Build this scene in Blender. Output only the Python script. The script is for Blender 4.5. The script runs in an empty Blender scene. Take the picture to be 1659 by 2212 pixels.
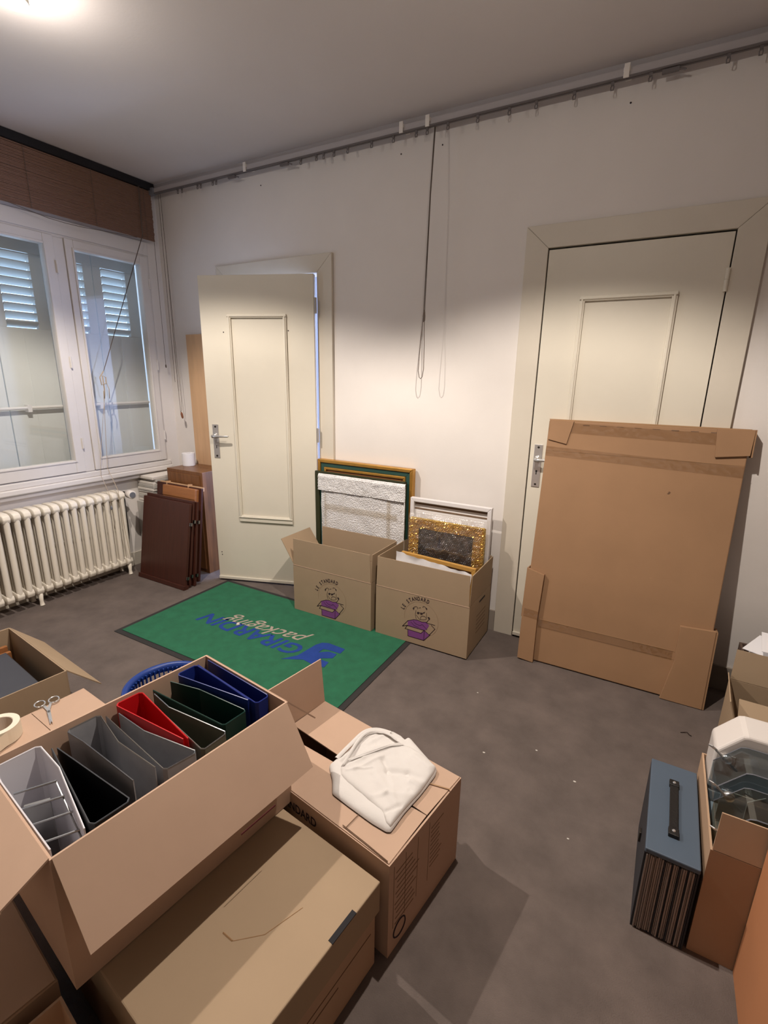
import bpy, bmesh, math, random
from mathutils import Vector, Matrix, noise
random.seed(7)
S = bpy.context.scene
COL = S.collection

# ------------------------------------------------------------------ camera, world, lights, exposure
def make_camera():
    f, yaw, pitch, roll = 1058.89, .5087, .2686, .0177
    fw = Vector((-math.sin(yaw)*math.cos(pitch), math.cos(yaw)*math.cos(pitch), -math.sin(pitch)))
    r = Vector((math.cos(yaw), math.sin(yaw), 0)); u = r.cross(fw)
    r2 = r*math.cos(roll) + u*math.sin(roll); u2 = -r*math.sin(roll) + u*math.cos(roll)
    cd = bpy.data.cameras.new('camera'); cd.sensor_fit = 'HORIZONTAL'; cd.sensor_width = 36
    cd.lens = 36*f/1659; cd.clip_start = .02
    c = bpy.data.objects.new('camera', cd); COL.objects.link(c)
    m = Matrix((r2, u2, -fw)).transposed().to_4x4(); m.translation = (3.3838, -2.6148, 1.4435)
    c.matrix_world = m
    S.camera = c
make_camera()
S.view_settings.view_transform = 'Standard'; S.view_settings.look = 'None'
S.view_settings.gamma = 1; S.view_settings.use_curve_mapping = False
S.view_settings.exposure = 0.0
LAMP_W = 150; LAMP_COL = (1, .90, .80)
LAMPS = [(1.29, -1.47, 2.6), (2.92, -1.38, 2.6)]
w = bpy.data.worlds.new('world'); S.world = w; w.use_nodes = True
w.node_tree.nodes['Background'].inputs[0].default_value = (.50, .70, 1.0, 1)
w.node_tree.nodes['Background'].inputs[1].default_value = 3.6
def area(name, loc, rot, sx, sy, power, col):
    d = bpy.data.lights.new(name, 'AREA'); d.shape = 'RECTANGLE'; d.size = sx; d.size_y = sy; d.energy = power; d.color = col
    o = bpy.data.objects.new(name, d); COL.objects.link(o); o.location = loc; o.rotation_euler = rot
    return o
area('hall_daylight', (1.9, 1.55, 1.4), (math.radians(-90), 0, 0), 1.3, 1.6, 110, (.50, .62, 1))   # daylight of the room behind the open door

# ------------------------------------------------------------------ materials
def lin(c): return tuple(((v/255)/12.92 if v/255 <= .04045 else ((v/255+.055)/1.055)**2.4) for v in c)
MATS = {}
def mat(name, rgb, rough=.6, metal=0, var=0, scale=8, bump=0, bscale=60, spec=.4, stretch=None, alpha=1, rgb2=None, kind='NOISE', coords='Object'):
    m = bpy.data.materials.new(name); m.use_nodes = True; nt = m.node_tree; b = nt.nodes['Principled BSDF']
    c = lin(rgb); b.inputs['Base Color'].default_value = (*c, 1); b.inputs['Roughness'].default_value = rough
    b.inputs['Metallic'].default_value = metal; b.inputs['Specular IOR Level'].default_value = spec
    if alpha < 1: b.inputs['Alpha'].default_value = alpha
    tc = nt.nodes.new('ShaderNodeTexCoord'); vec = tc.outputs[coords]
    if stretch:
        mp = nt.nodes.new('ShaderNodeMapping'); mp.inputs['Scale'].default_value = stretch
        nt.links.new(vec, mp.inputs[0]); vec = mp.outputs[0]
    if var or rgb2:
        n = nt.nodes.new('ShaderNodeTexNoise'); n.inputs['Scale'].default_value = scale; n.inputs['Detail'].default_value = 5
        n.inputs['Roughness'].default_value = .6
        nt.links.new(vec, n.inputs['Vector'])
        r = nt.nodes.new('ShaderNodeValToRGB'); nt.links.new(n.outputs['Fac'], r.inputs[0])
        r.color_ramp.elements[0].position = .3; r.color_ramp.elements[1].position = .7
        if rgb2: c0, c1 = c, lin(rgb2)
        else: c0 = tuple(v*(1-var) for v in c); c1 = tuple(min(1, v*(1+var)) for v in c)
        r.color_ramp.elements[0].color = (*c0, 1); r.color_ramp.elements[1].color = (*c1, 1)
        nt.links.new(r.outputs[0], b.inputs['Base Color'])
    if bump:
        if kind == 'VORONOI':
            n2 = nt.nodes.new('ShaderNodeTexVoronoi'); out = n2.outputs['Distance']
        else:
            n2 = nt.nodes.new('ShaderNodeTexNoise'); n2.inputs['Detail'].default_value = 3; out = n2.outputs['Fac']
        n2.inputs['Scale'].default_value = bscale; nt.links.new(vec, n2.inputs['Vector'])
        bp = nt.nodes.new('ShaderNodeBump'); bp.inputs['Strength'].default_value = bump; bp.inputs['Distance'].default_value = .004
        nt.links.new(out, bp.inputs['Height']); nt.links.new(bp.outputs[0], b.inputs['Normal'])
    MATS[name] = m
    return m
def emis(name, rgb, s):
    m = bpy.data.materials.new(name); m.use_nodes = True; nt = m.node_tree; nt.nodes.clear()
    e = nt.nodes.new('ShaderNodeEmission'); o = nt.nodes.new('ShaderNodeOutputMaterial')
    e.inputs[0].default_value = (*rgb, 1); e.inputs[1].default_value = s; nt.links.new(e.outputs[0], o.inputs[0]); MATS[name] = m
def film(name, tint, clear, rough, bump=0, bscale=150, spec_mix=None, body=None):
    """thin clear sheet: mostly transparent, rest glossy / white body"""
    m = bpy.data.materials.new(name); m.use_nodes = True; nt = m.node_tree; nt.nodes.clear()
    o = nt.nodes.new('ShaderNodeOutputMaterial'); t = nt.nodes.new('ShaderNodeBsdfTransparent'); t.inputs[0].default_value = (*tint, 1)
    p = nt.nodes.new('ShaderNodeBsdfPrincipled'); p.inputs['Base Color'].default_value = (*(body or (.8, .8, .8)), 1); p.inputs['Roughness'].default_value = rough
    mx = nt.nodes.new('ShaderNodeMixShader')
    if body is None:
        p = nt.nodes.new('ShaderNodeBsdfGlossy'); p.inputs['Roughness'].default_value = rough
    nt.links.new(t.outputs[0], mx.inputs[1]); nt.links.new(p.outputs[0], mx.inputs[2]); nt.links.new(mx.outputs[0], o.inputs[0])
    if clear == 'fresnel':
        lw = nt.nodes.new('ShaderNodeLayerWeight'); pw = nt.nodes.new('ShaderNodeMath'); pw.operation = 'POWER'; pw.inputs[1].default_value = 4
        ma = nt.nodes.new('ShaderNodeMath'); ma.operation = 'MULTIPLY_ADD'; ma.inputs[1].default_value = .7; ma.inputs[2].default_value = .04
        nt.links.new(lw.outputs['Facing'], pw.inputs[0]); nt.links.new(pw.outputs[0], ma.inputs[0]); nt.links.new(ma.outputs[0], mx.inputs[0])
    else: mx.inputs[0].default_value = 1-clear
    if bump:
        tc = nt.nodes.new('ShaderNodeTexCoord'); v = nt.nodes.new('ShaderNodeTexVoronoi'); v.inputs['Scale'].default_value = bscale
        nt.links.new(tc.outputs['Object'], v.inputs['Vector']); bp = nt.nodes.new('ShaderNodeBump')
        bp.inputs['Strength'].default_value = bump; bp.inputs['Distance'].default_value = .006; nt.links.new(v.outputs['Distance'], bp.inputs['Height'])
        nt.links.new(bp.outputs[0], p.inputs['Normal'])
    MATS[name] = m

mat('wall', (220, 214, 209), .85, var=.025, scale=3, bump=.06, bscale=120)
mat('wall_unseen_dark', (140, 131, 124), .9, var=.1, scale=3)  # unseen walls, coloured dark so they bounce less light into the room
mat('ceiling', (206, 200, 198), .9, var=.02, scale=2, bump=.08, bscale=90)
mat('floor', (99, 88, 83), .85, var=.2, scale=7, bump=.5, bscale=300)
mat('door_paint', (212, 205, 190), .45, var=.02, scale=4)
mat('casing_paint', (205, 197, 183), .5, var=.03, scale=4)
mat('base_paint', (150, 140, 130), .6, var=.05)
mat('window_paint', (214, 209, 205), .4, var=.02)
mat('shutter', (208, 210, 208), .6, var=.03, scale=3)
mat('facade', (190, 185, 178), .9)
mat('chrome', (205, 203, 202), .28, .75)
mat('steel', (150, 150, 150), .3, 1)
mat('dark_metal', (70, 66, 62), .4, .8)
mat('rail_grey', (168, 163, 164), .5, var=.03)
mat('rail_dark', (104, 98, 98), .5)
mat('plastic_white', (220, 214, 208), .4)
mat('plastic_grey', (110, 112, 120), .5)
mat('cord', (96, 84, 76), .8)
mat('cord_pale', (176, 160, 140), .8)
mat('toggle', (120, 70, 40), .5)
mat('bamboo', (122, 92, 76), .7, var=.22, scale=30, stretch=(1, 1.5, 60))
mat('black_strip', (26, 24, 28), .8)
mat('radiator', (226, 218, 204), .35, var=.02)
mat('rad_black', (40, 38, 38), .5)
mat('card', (176, 146, 120), .8, var=.035, scale=6, bump=.05, bscale=40, spec=.2)
mat('card_light', (184, 155, 134), .8, var=.035, scale=6, bump=.05, bscale=40, spec=.2)
mat('card_tan', (162, 140, 115), .8, var=.03, scale=6, bump=.05, bscale=40, spec=.2)
mat('card_orange', (152, 118, 88), .75, var=.05, scale=5, bump=.05, bscale=40, spec=.3)
mat('card_rust', (184, 126, 88), .75, var=.04, scale=5, spec=.2)
mat('card_edge', (160, 126, 92), .9)
mat('print_black', (46, 30, 36), .8); mat('print_shade_grey', (110, 86, 68), .8); mat('print_purple', (122, 66, 128), .8); mat('print_brown', (104, 78, 58), .8)
mat('print_thin', (134, 108, 84), .8); mat('print_red', (96, 40, 44), .8)
mat('wood_dark', (66, 34, 26), .35, var=.2, scale=6, stretch=(12, 12, .8))
mat('wood_walnut', (112, 74, 44), .35, var=.3, scale=4, stretch=(14, 14, 1))
mat('wood_orange', (150, 98, 58), .45, var=.15, scale=5, stretch=(1, 10, 10))
mat('plywood', (200, 162, 124), .55, var=.08, scale=4, stretch=(8, 8, .7))
mat('paper', (214, 208, 200), .8, var=.04); mat('paper_white', (226, 224, 226), .8)
mat('paper_grey', (176, 172, 166), .8, var=.05)
mat('mat_green', (38, 102, 73), .95, var=.12, scale=18, bump=.8, bscale=320)
mat('mat_blue', (30, 62, 140), .95, var=.1, scale=18, bump=.8, bscale=320)
mat('mat_pale', (168, 154, 142), .95, var=.1, scale=18, bump=.8, bscale=320)
mat('rubber', (44, 42, 42), .8)
mat('gold', (196, 148, 72), .35, .75, var=.1, scale=20)
mat('gold_flat', (196, 150, 78), .5, .3)
mat('gold_mesh', (236, 186, 88), .28, .5, var=.4, scale=70, bump=1, bscale=130, kind='VORONOI')
mat('gold_glint', (240, 190, 96), .22, .8, var=.2, scale=40); mat('mirror_glint', (84, 82, 82), .18, .6, var=.2, scale=30)
mat('frame_green', (40, 72, 64), .5, var=.1); mat('frame_dark', (46, 48, 26), .5)
mat('frame_white', (216, 212, 212), .5)
mat('bubble', (216, 214, 214), .3, var=.06, scale=9, bump=.9, bscale=120, kind='VORONOI', spec=.6)
mat('mirror_dark', (58, 56, 56), .25, .3, var=.35, scale=60, bump=1, bscale=160, kind='VORONOI')
film('cling', (.97, .97, .97), .80, .12, .9, 90)
film('bubble_film', (.98, .97, .96), .84, .13)
film('glass', (.98, .99, .99), 'fresnel', .02)
film('smoke_blue', (.66, .72, .75), .88, .05)
film('smoke_brown', (.72, .68, .60), .88, .05)
film('tape_clear', (.96, .93, .88), .84, .10, .25, 40)
mat('cloth', (208, 203, 199), .9, var=.02, scale=10, bump=.1, bscale=220)
mat('bin_white', (214, 212, 218), .45); mat('bin_black', (24, 24, 28), .4); mat('bin_grey', (150, 150, 154), .4, var=.12, scale=14)
mat('bin_grey_dark', (62, 64, 68), .45); mat('bin_red', (190, 24, 30), .35); mat('bin_olive', (98, 98, 86), .5, var=.1, scale=16)
mat('bin_green', (16, 52, 46), .35); mat('bin_blue', (30, 46, 120), .35)
mat('basket_blue', (26, 56, 128), .4)
mat('slate', (76, 89, 104), .5, var=.03); mat('leather_black', (24, 22, 22), .45, bump=.3, bscale=200)
mat('pages', (150, 140, 134), .8, var=.25, scale=30, stretch=(30, 1, .4))
mat('slate_dark', (44, 46, 52), .6)
mat('disk_white', (212, 205, 200), .3); mat('disk_beige', (204, 184, 152), .5); mat('disk_grey', (186, 194, 202), .5)
mat('device_dark', (62, 62, 68), .5, var=.08)
mat('tape_roll', (226, 216, 196), .6); mat('tape_core', (208, 196, 182), .8)
mat('crate_dark', (84, 66, 56), .8)
mat('speck', (210, 204, 196), .9); mat('twig', (34, 22, 18), .9)
mat('hall_white', (216, 218, 222), .9)
emis('lamp_glow', (1, .93, .84), 40)

# ------------------------------------------------------------------ helpers
class MB:
    def __init__(s): s.v = []; s.f = []
    def add(s, vs, fs, T=None):
        n = len(s.v); s.v += [tuple(T @ Vector(p)) if T else tuple(p) for p in vs]; s.f += [tuple(i+n for i in f) for f in fs]; return s
    def box(s, a, b, T=None):
        x0, y0, z0 = a; x1, y1, z1 = b
        return s.add([(x0,y0,z0),(x1,y0,z0),(x1,y1,z0),(x0,y1,z0),(x0,y0,z1),(x1,y0,z1),(x1,y1,z1),(x0,y1,z1)],
                     [(0,3,2,1),(4,5,6,7),(0,1,5,4),(1,2,6,5),(2,3,7,6),(3,0,4,7)], T)
    def hexa(s, p): return s.add(p, [(0,3,2,1),(4,5,6,7),(0,1,5,4),(1,2,6,5),(2,3,7,6),(3,0,4,7)])
    def prism(s, poly, z0, z1, T=None):
        n = len(poly)
        vs = [(x, y, z0) for x, y in poly]+[(x, y, z1) for x, y in poly]
        fs = [tuple(reversed(range(n))), tuple(range(n, 2*n))]+[(i, (i+1) % n, n+(i+1) % n, n+i) for i in range(n)]
        return s.add(vs, fs, T)
    def tube(s, pts, r, n=8, T=None):
        P = [Vector(p) for p in pts]; vs = []; fs = []; prev = None
        for i, p in enumerate(P):
            d = (P[min(i+1, len(P)-1)]-P[max(i-1, 0)]).normalized()
            if prev is None:
                a = Vector((0, 0, 1)) if abs(d.z) < .9 else Vector((1, 0, 0))
                e1 = d.cross(a).normalized()
            else: e1 = (prev-d*prev.dot(d)).normalized()
            prev = e1; e2 = d.cross(e1); rr = r[i] if isinstance(r, (list, tuple)) else r
            vs += [tuple(p+(e1*math.cos(2*math.pi*k/n)+e2*math.sin(2*math.pi*k/n))*rr) for k in range(n)]
        for i in range(len(P)-1):
            fs += [(i*n+k, i*n+(k+1) % n, (i+1)*n+(k+1) % n, (i+1)*n+k) for k in range(n)]
        fs += [tuple(reversed(range(n))), tuple(range((len(P)-1)*n, len(P)*n))]
        return s.add(vs, fs, T)
    def lathe(s, prof, n=24, T=None, cap=True):
        vs = []; fs = []
        for r, z in prof: vs += [(r*math.cos(2*math.pi*k/n), r*math.sin(2*math.pi*k/n), z) for k in range(n)]
        for i in range(len(prof)-1): fs += [(i*n+k, i*n+(k+1) % n, (i+1)*n+(k+1) % n, (i+1)*n+k) for k in range(n)]
        if cap: fs += [tuple(reversed(range(n))), tuple(range((len(prof)-1)*n, len(prof)*n))]
        return s.add(vs, fs, T)
    def mesh(s, name):
        me = bpy.data.meshes.new(name); me.from_pydata(s.v, [], s.f)
        bm = bmesh.new(); bm.from_mesh(me); bmesh.ops.recalc_face_normals(bm, faces=bm.faces); bm.to_mesh(me); bm.free()
        return me
    def build(s, name, m, parent=None, bevel=0, smooth=False, label=None, seg=2, loc=None, rot=None):
        me = s.mesh(name); me.materials.append(MATS[m])
        if smooth: me.polygons.foreach_set('use_smooth', [True]*len(me.polygons))
        o = bpy.data.objects.new(name, me); COL.objects.link(o); o.parent = parent
        if loc: o.location = loc
        if rot: o.rotation_euler = rot
        if bevel:
            b = o.modifiers.new('bevel', 'BEVEL'); b.width = bevel; b.segments = seg; b.limit_method = 'ANGLE'; b.angle_limit = .6
        if label: o['label'] = label
        return o
def tag(o, label=None, cat=None, group=None, kind=None):
    if label: o['label'] = label
    if cat: o['category'] = cat
    if group: o['group'] = group
    if kind: o['kind'] = kind
    return o
def thing(name, label, cat, loc=(0, 0, 0), rz=0, group=None, rot=None):
    o = bpy.data.objects.new(name, None); COL.objects.link(o); o.empty_display_size = .05
    o.location = loc; o.rotation_euler = rot or (0, 0, rz)
    return tag(o, label, cat, group)
def struct(name, label, loc=(0, 0, 0), rot=(0, 0, 0)):
    o = bpy.data.objects.new(name, None); COL.objects.link(o); o.location = loc; o.rotation_euler = rot
    return tag(o, label, kind='structure')
def share(src, parent, loc=None, rot=None):
    c = src.copy(); COL.objects.link(c); c.parent = parent
    if loc is not None: c.location = loc
    if rot is not None: c.rotation_euler = rot
    return c
def Tm(loc=(0, 0, 0), rx=0, ry=0, rz=0): return Matrix.Translation(loc) @ Matrix.Rotation(rz, 4, 'Z') @ Matrix.Rotation(ry, 4, 'Y') @ Matrix.Rotation(rx, 4, 'X')
R = math.radians
def text_data(body, size, shear=0, offset=0, extrude=0, spacing=1):
    cu = bpy.data.curves.new('t', 'FONT'); cu.body = body; cu.size = size; cu.shear = shear; cu.offset = offset; cu.space_character = spacing
    cu.resolution_u = 3
    o = bpy.data.objects.new('t', cu); COL.objects.link(o); bpy.context.view_layer.update()
    me = o.evaluated_get(bpy.context.evaluated_depsgraph_get()).to_mesh()
    vs = [tuple(v.co) for v in me.vertices]; fs = [tuple(p.vertices) for p in me.polygons]
    bpy.data.objects.remove(o); bpy.data.curves.remove(cu)
    return vs, fs
def fit_text(body, w, h, **k):
    vs, fs = text_data(body, 1, **k)
    xs = [v[0] for v in vs]; ys = [v[1] for v in vs]; x0, x1, y0, y1 = min(xs), max(xs), min(ys), max(ys)
    return [((x-x0)/(x1-x0)*w, (y-y0)/(y1-y0)*h, 0) for x, y, z in vs], fs

# ------------------------------------------------------------------ room shell
XR, YF, H = 4.35, -2.95, 2.705
def shell(name, boxes, m, label):
    mb = MB()
    for a, b in boxes: mb.box(a, b)
    o = mb.build(name, m); return tag(o, label, kind='structure')
shell('floor', [((-.3, YF-.1, -.1), (XR+.1, 1.75, 0))], 'floor', 'worn taupe carpet floor')
shell('ceiling', [((-.3, YF-.1, H), (XR+.1, .13, H+.1))], 'ceiling', 'plain off-white ceiling')
WY = .02
D1, D2, DH = (.69, 1.43), (2.794, 3.531), 2.04
shell('wall_back', [((-.3, WY, 0), (D1[0], WY+.11, H)), ((D1[0], WY, DH+.01), (D1[1], WY+.11, H)), ((D1[1], WY, 0), (D2[0]-.01, WY+.11, H)),
                    ((D2[0]-.01, WY, DH+.01), (D2[1]+.01, WY+.11, H)), ((D2[1]+.01, WY, 0), (XR+.1, WY+.11, H)), ((D2[0]-.01, WY+.07, 0), (D2[1]+.01, WY+.11, DH+.01))],
      'wall', 'off-white back wall with two doorways')
WB, WT, WR, WL = .70, 2.26, -.085, -2.0
shell('wall_left', [((-.21, YF, 0), (-.05, WY, WB-.02)), ((-.06, YF, WB-.02), (0, WY, WB)), ((-.06, WR, WB), (0, WY, H)), ((-.21, -.055, WB), (-.06, WY, H)), ((-.21, WL, WT), (0, WR, H)), ((-.21, WR, WT), (-.06, -.055, H)), ((-.21, YF, WB), (0, WL, H))],
      'wall', 'off-white wall around the window')
shell('wall_right', [((XR, YF, 0), (XR+.1, WY, H))], 'wall_unseen_dark', 'taupe wall to the right, unseen and darkened to cut bounce light')
shell('wall_front', [((-.3, YF-.1, 0), (XR+.1, YF, H))], 'wall_unseen_dark', 'taupe wall behind the viewpoint, unseen and darkened to cut bounce light')
shell('wall_hall', [((.2, 1.65, 0), (2.7, 1.75, 2.7)), ((.1, WY+.11, 0), (.2, 1.75, 2.7)), ((2.7, WY+.11, 0), (2.8, 1.75, 2.7)), ((.1, WY+.11, 2.7), (2.8, 1.75, 2.8))],
      'hall_white', 'pale walls of the hall behind the open door')
shell('baseboard_back', [((3.66, WY-.012, 0), (XR, WY, .125)), ((1.56, WY-.012, 0), (2.68, WY, .125))], 'base_paint', 'grey painted baseboard along the back wall')
shell('baseboard_left', [((-.05, YF, 0), (-.037, WY, .1))], 'casing_paint', 'white painted baseboard under the window')

def casing(name, x0, x1, cw, label, ztop=2.147):
    e = struct(name, label)
    for s, xa, xb in ((-1, x0-cw, x0), (1, x1, x1+cw)):
        mb = MB()
        if s < 0: mb.hexa([(xa, 0, 0), (xb, 0, 0), (xb, WY, 0), (xa, WY, 0), (xa, 0, ztop), (xb, 0, DH+.005), (xb, WY, DH+.005), (xa, WY, ztop)])
        else: mb.hexa([(xa, 0, 0), (xb, 0, 0), (xb, WY, 0), (xa, WY, 0), (xa, 0, DH+.005), (xb, 0, ztop), (xb, WY, ztop), (xa, WY, DH+.005)])
        mb.build('casing_board', 'casing_paint', e, .002)
    MB().hexa([(x0, 0, DH+.006), (x1, 0, DH+.006), (x1, WY, DH+.006), (x0, WY, DH+.006), (x0-cw+.001, 0, ztop), (x1+cw-.001, 0, ztop), (x1+cw-.001, WY, ztop), (x0-cw+.001, WY, ztop)]).build('casing_board', 'casing_paint', e, .002)
    mb = MB()
    for xa, xb in ((x0-.012, x0-.001), (x1+.001, x1+.012)): mb.box((xa, WY-.001, 0), (xb, WY+.108, DH))
    return e
casing('trim_1', D1[0], D1[1], .11, 'grey-cream casing boards around the open door')
casing('trim_2', D2[0]-.003, D2[1]+.003, .108, 'cream casing boards around the closed door')

def handle_set(parent, x, z, yface, sgn=1):
    """plate with lever; sgn +1 lever points to +x"""
    p = MB().box((x-.021, yface-.004, z-.15), (x+.021, yface, z+.075)).build('handle_plate', 'chrome', parent, .0015)
    T = Tm((x, yface-.004, z), rx=R(90))
    MB().lathe([(.017, 0), (.017, .006), (.011, .012), (.009, .04), (.011, .045), (0.002, .047)], 20, T).build('lever_neck', 'chrome', p, smooth=True)
    MB().tube([(x, yface-.045, z), (x+sgn*.012, yface-.05, z), (x+sgn*.05, yface-.05, z+.001), (x+sgn*.105, yface-.048, z+.002), (x+sgn*.112, yface-.048, z+.002)], [.008, .009, .0075, .0065, .004], 10).build('lever', 'chrome', p, smooth=True)
    mb = MB()
    for dz in (-.135, .06): mb.lathe([(.006, 0), (.005, .002)], 12, Tm((x, yface-.004, z+dz), rx=R(90)))
    mb.build('screw', 'dark_metal', p)
    MB().lathe([(.0055, 0), (.0055, .0006)], 12, Tm((x, yface-.004, z-.065), rx=R(90))).box((x-.0025, yface-.0046, z-.083), (x+.0025, yface-.004, z-.067)).build('keyhole', 'black_strip', p)

def door_parts(e, w, h, face, mx0, mx1, mz0, mz1, hinge_at, thick=.04):
    """leaf in local x 0..w, room face at y=face"""
    MB().box((0.002, face, .012), (w-.002, face+thick, h-.003)).build('leaf', 'door_paint', e, .002)
    mw = .024
    for k, (a, b) in enumerate((((mx0, mz0), (mx1, mz0)), ((mx0, mz1), (mx1, mz1)), ((mx0, mz0), (mx0, mz1)), ((mx1, mz0), (mx1, mz1)))):
        mb = MB(); horiz = a[1] == b[1]
        ex = .022 if k == 0 else 0
        for d, wd in ((.012, mw), (.018, mw*.45)):
            if horiz: mb.box((a[0]-mw/2-ex*0, face-d, a[1]-wd/2-(ex if d < .015 else 0)), (b[0]+mw/2, face, a[1]+wd/2))
            else: mb.box((a[0]-wd/2, face-d, a[1]), (a[0]+wd/2, face, b[1]))
        mb.build('moulding', 'door_paint', e, .004)
    MB().box((0.002, face-.012, .012), (w-.002, face, .035)).build('weather_bar', 'door_paint', e, .004)
    for z in (1.855, 1.07, .3):
        hb = MB().lathe([(.0085, -.045), (.0085, -.002), (.007, -.001), (.007, .001), (.0085, .002), (.0085, .045)], 12, Tm((hinge_at, face-.004, z)))
        hb.build('hinge', 'door_paint', e)

d2 = struct('door_2', 'closed cream panelled door with chrome lever on its left side', (D2[0], 0, 0))
door_parts(d2, D2[1]-D2[0], DH, .004, .178, .556, .49, 1.812, D2[1]-D2[0]-.003)
handle_set(d2, .045, 1.045, .004)
d1 = struct('door_1', 'cream panelled door standing ajar with chrome lever on its left side', (D1[1]-.004, -.004, 0), (0, 0, R(180+19.8)))
# local x runs from hinge to free edge; room side is local +y -> mirrored build
def door_open(e, w, h):
    T = 0
    MB().box((.003, 0.0, .012), (w, .04, h-.003)).build('leaf', 'door_paint', e, .002)
    mw = .024; x0, x1, z0, z1 = .19, .555, .49, 1.795
    for k, (a, b) in enumerate((((x0, z0), (x1, z0)), ((x0, z1), (x1, z1)), ((x0, z0), (x0, z1)), ((x1, z0), (x1, z1)))):
        mb = MB(); horiz = a[1] == b[1]
        for d, wd in ((.012, mw), (.018, mw*.45)):
            lo = .022 if (k == 0 and d < .015) else 0
            if horiz: mb.box((a[0]-mw/2, .04, a[1]-wd/2-lo), (b[0]+mw/2, .04+d, a[1]+wd/2))
            else: mb.box((a[0]-wd/2, .04, a[1]), (a[0]+wd/2, .04+d, b[1]))
        mb.build('moulding', 'door_paint', e, .004)
    MB().box((.003, .04, .012), (w, .052, .035)).build('weather_bar', 'door_paint', e, .004)
    for z in (1.855, 1.07, .3):
        MB().lathe([(.0085, -.045), (.0085, .045)], 12, Tm((-.004, .03, z))).build('hinge', 'chrome', e)
    x = w-.05; z = 1.045
    p = MB().box((x-.021, .04, z-.15), (x+.021, .044, z+.075)).build('handle_plate', 'chrome', e, .0015)
    MB().lathe([(.017, 0), (.017, .006), (.011, .012), (.009, .04), (.011, .045), (.002, .047)], 20, Tm((x, .044, z), rx=R(-90))).build('lever_neck', 'chrome', p, smooth=True)
    MB().tube([(x, .085, z), (x-.012, .09, z), (x-.05, .09, z+.001), (x-.105, .088, z+.002), (x-.112, .088, z+.002)], [.008, .009, .0075, .0065, .004], 10).build('lever', 'chrome', p, smooth=True)
    MB().box((x-.0025, .044, z-.085), (x+.0025, .0446, z-.065)).build('keyhole', 'black_strip', p)
    for dz in (-.135, .06): MB().lathe([(.007, 0), (.006, .003)], 12, Tm((x, .044, z+dz), rx=R(-90))).build('screw', 'dark_metal', p)
    for hx, hz in ((.17, 1.71), (.60, 1.70), (w-.03, .215), (w-.032, .195)): MB().lathe([(.004, 0), (.004, .0005)], 10, Tm((hx, .04, hz), rx=R(-90))).build('nail_hole', 'print_black', e)
door_open(d1, .752, 2.035)

# window with shutters
def window():
    e = struct('window_1', 'white casement window with closed louvred shutters outside')
    # fixed frame
    for a, b in (((-.06, WR-.035, WB), (0, WR, WT)), ((-.06, WL, WT-.03), (0, WR-.035, WT)), ((-.06, WL, WB), (0, WR-.035, .786)), ((-.06, -.735, .786), (.004, -.672, WT-.03)), ((-.06, WL, .786), (0, WL+.04, WT-.03))):
        MB().box(a, b).build('frame_rail', 'window_paint', e, .003)
    MB().box((0, WL, .712), (.03, WR+.02, .745)).box((0, WL, .745), (.014, WR+.02, .782)).build('sill', 'window_paint', e, .006)
    MB().box((0, WL, WT-.012), (.008, WR, WT+.075)).build('head_board', 'window_paint', e, .003)
    for y0, y1, gy0, gy1 in ((-.670, -.103, -.617, -.162), (-1.32, -.737, -1.262, -.797)):
        s = MB(); z0, z1, gz0, gz1 = .79, 2.236, .872, 2.178
        for a, b in (((-.04, y0, z0), (.012, gy0, z1)), ((-.04, gy1, z0), (.012, y1, z1)), ((-.04, gy0, z0), (.012, gy1, gz0)), ((-.04, gy0, gz1), (.012, gy1, z1))): s.box(a, b)
        so = s.build('sash', 'window_paint', e, .003)
        b = MB()
        for a, c in (((.012, gy0-.012, gz0-.012), (.017, gy0, gz1+.012)), ((.012, gy1, gz0-.012), (.017, gy1+.012, gz1+.012)), ((.012, gy0, gz0-.012), (.017, gy1, gz0)), ((.012, gy0, gz1), (.017, gy1, gz1+.012))): b.box(a, c)
        b.build('glazing_bead', 'window_paint', so, .002)
        MB().box((-.012, gy0, gz0), (-.008, gy1, gz1)).build('pane', 'glass', so)
        for z in (2.06, 1.50, .98): MB().lathe([(.007, -.035), (.007, .035)], 10, Tm((.014, y1+.001, z))).build('hinge', 'window_paint', so)
    # shutters
    proto = None
    for k, (y0, y1) in enumerate(((-.402, -.078), (-.722, -.408), (-1.045, -.728), (-1.365, -1.051), (-1.69, -1.371))):
        sh = MB(); lz0, lz1 = 1.70, 2.14; X0, X1 = -.205, -.17
        fy0, fy1 = {0: (-.345, -.165), 1: (-.65, -.47), 2: (-.98, -.80), 3: (-1.30, -1.12), 4: (-1.62, -1.44)}[k]
        sh.box((X0, y0, .60), (X1, y1, lz0)).box((X0, y0, lz1), (X1, y1, 2.4)).box((X0, y0, lz0), (X1, fy0, lz1)).box((X0, fy1, lz0), (X1, y1, lz1))
        o = sh.build('shutter_panel', 'shutter', e, .002)
        n = 9; st = (lz1-lz0)/n
        for i in range(n):
            z = lz0+st*(i+.5)
            if proto is None: proto = MB().box((-.031, 0, -.004), (.031, .179, .004)).build('louvre', 'shutter', o, loc=(-.1875, fy0+.0005, z), rot=(0, R(-33), 0))
            else: share(proto, o, (-.1875, fy0+.0005, z), (0, R(-33), 0))
        MB().box((X1, y0+.15, .6), (X1+.002, y0+.154, 1.68)).build('board_joint', 'shutter', o)
    # second louvre field visible at the left of the right pane
    MB().tube([(-.14, -1.9, 1.205), (-.14, -.10, 1.225)], .010, 8).build('shutter_bar', 'window_paint', e)
    for y in (-.48, -.95): MB().box((-.17, y-.012, 1.19), (-.13, y+.012, 1.235)).build('bar_bracket', 'window_paint', e)
window()

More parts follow.
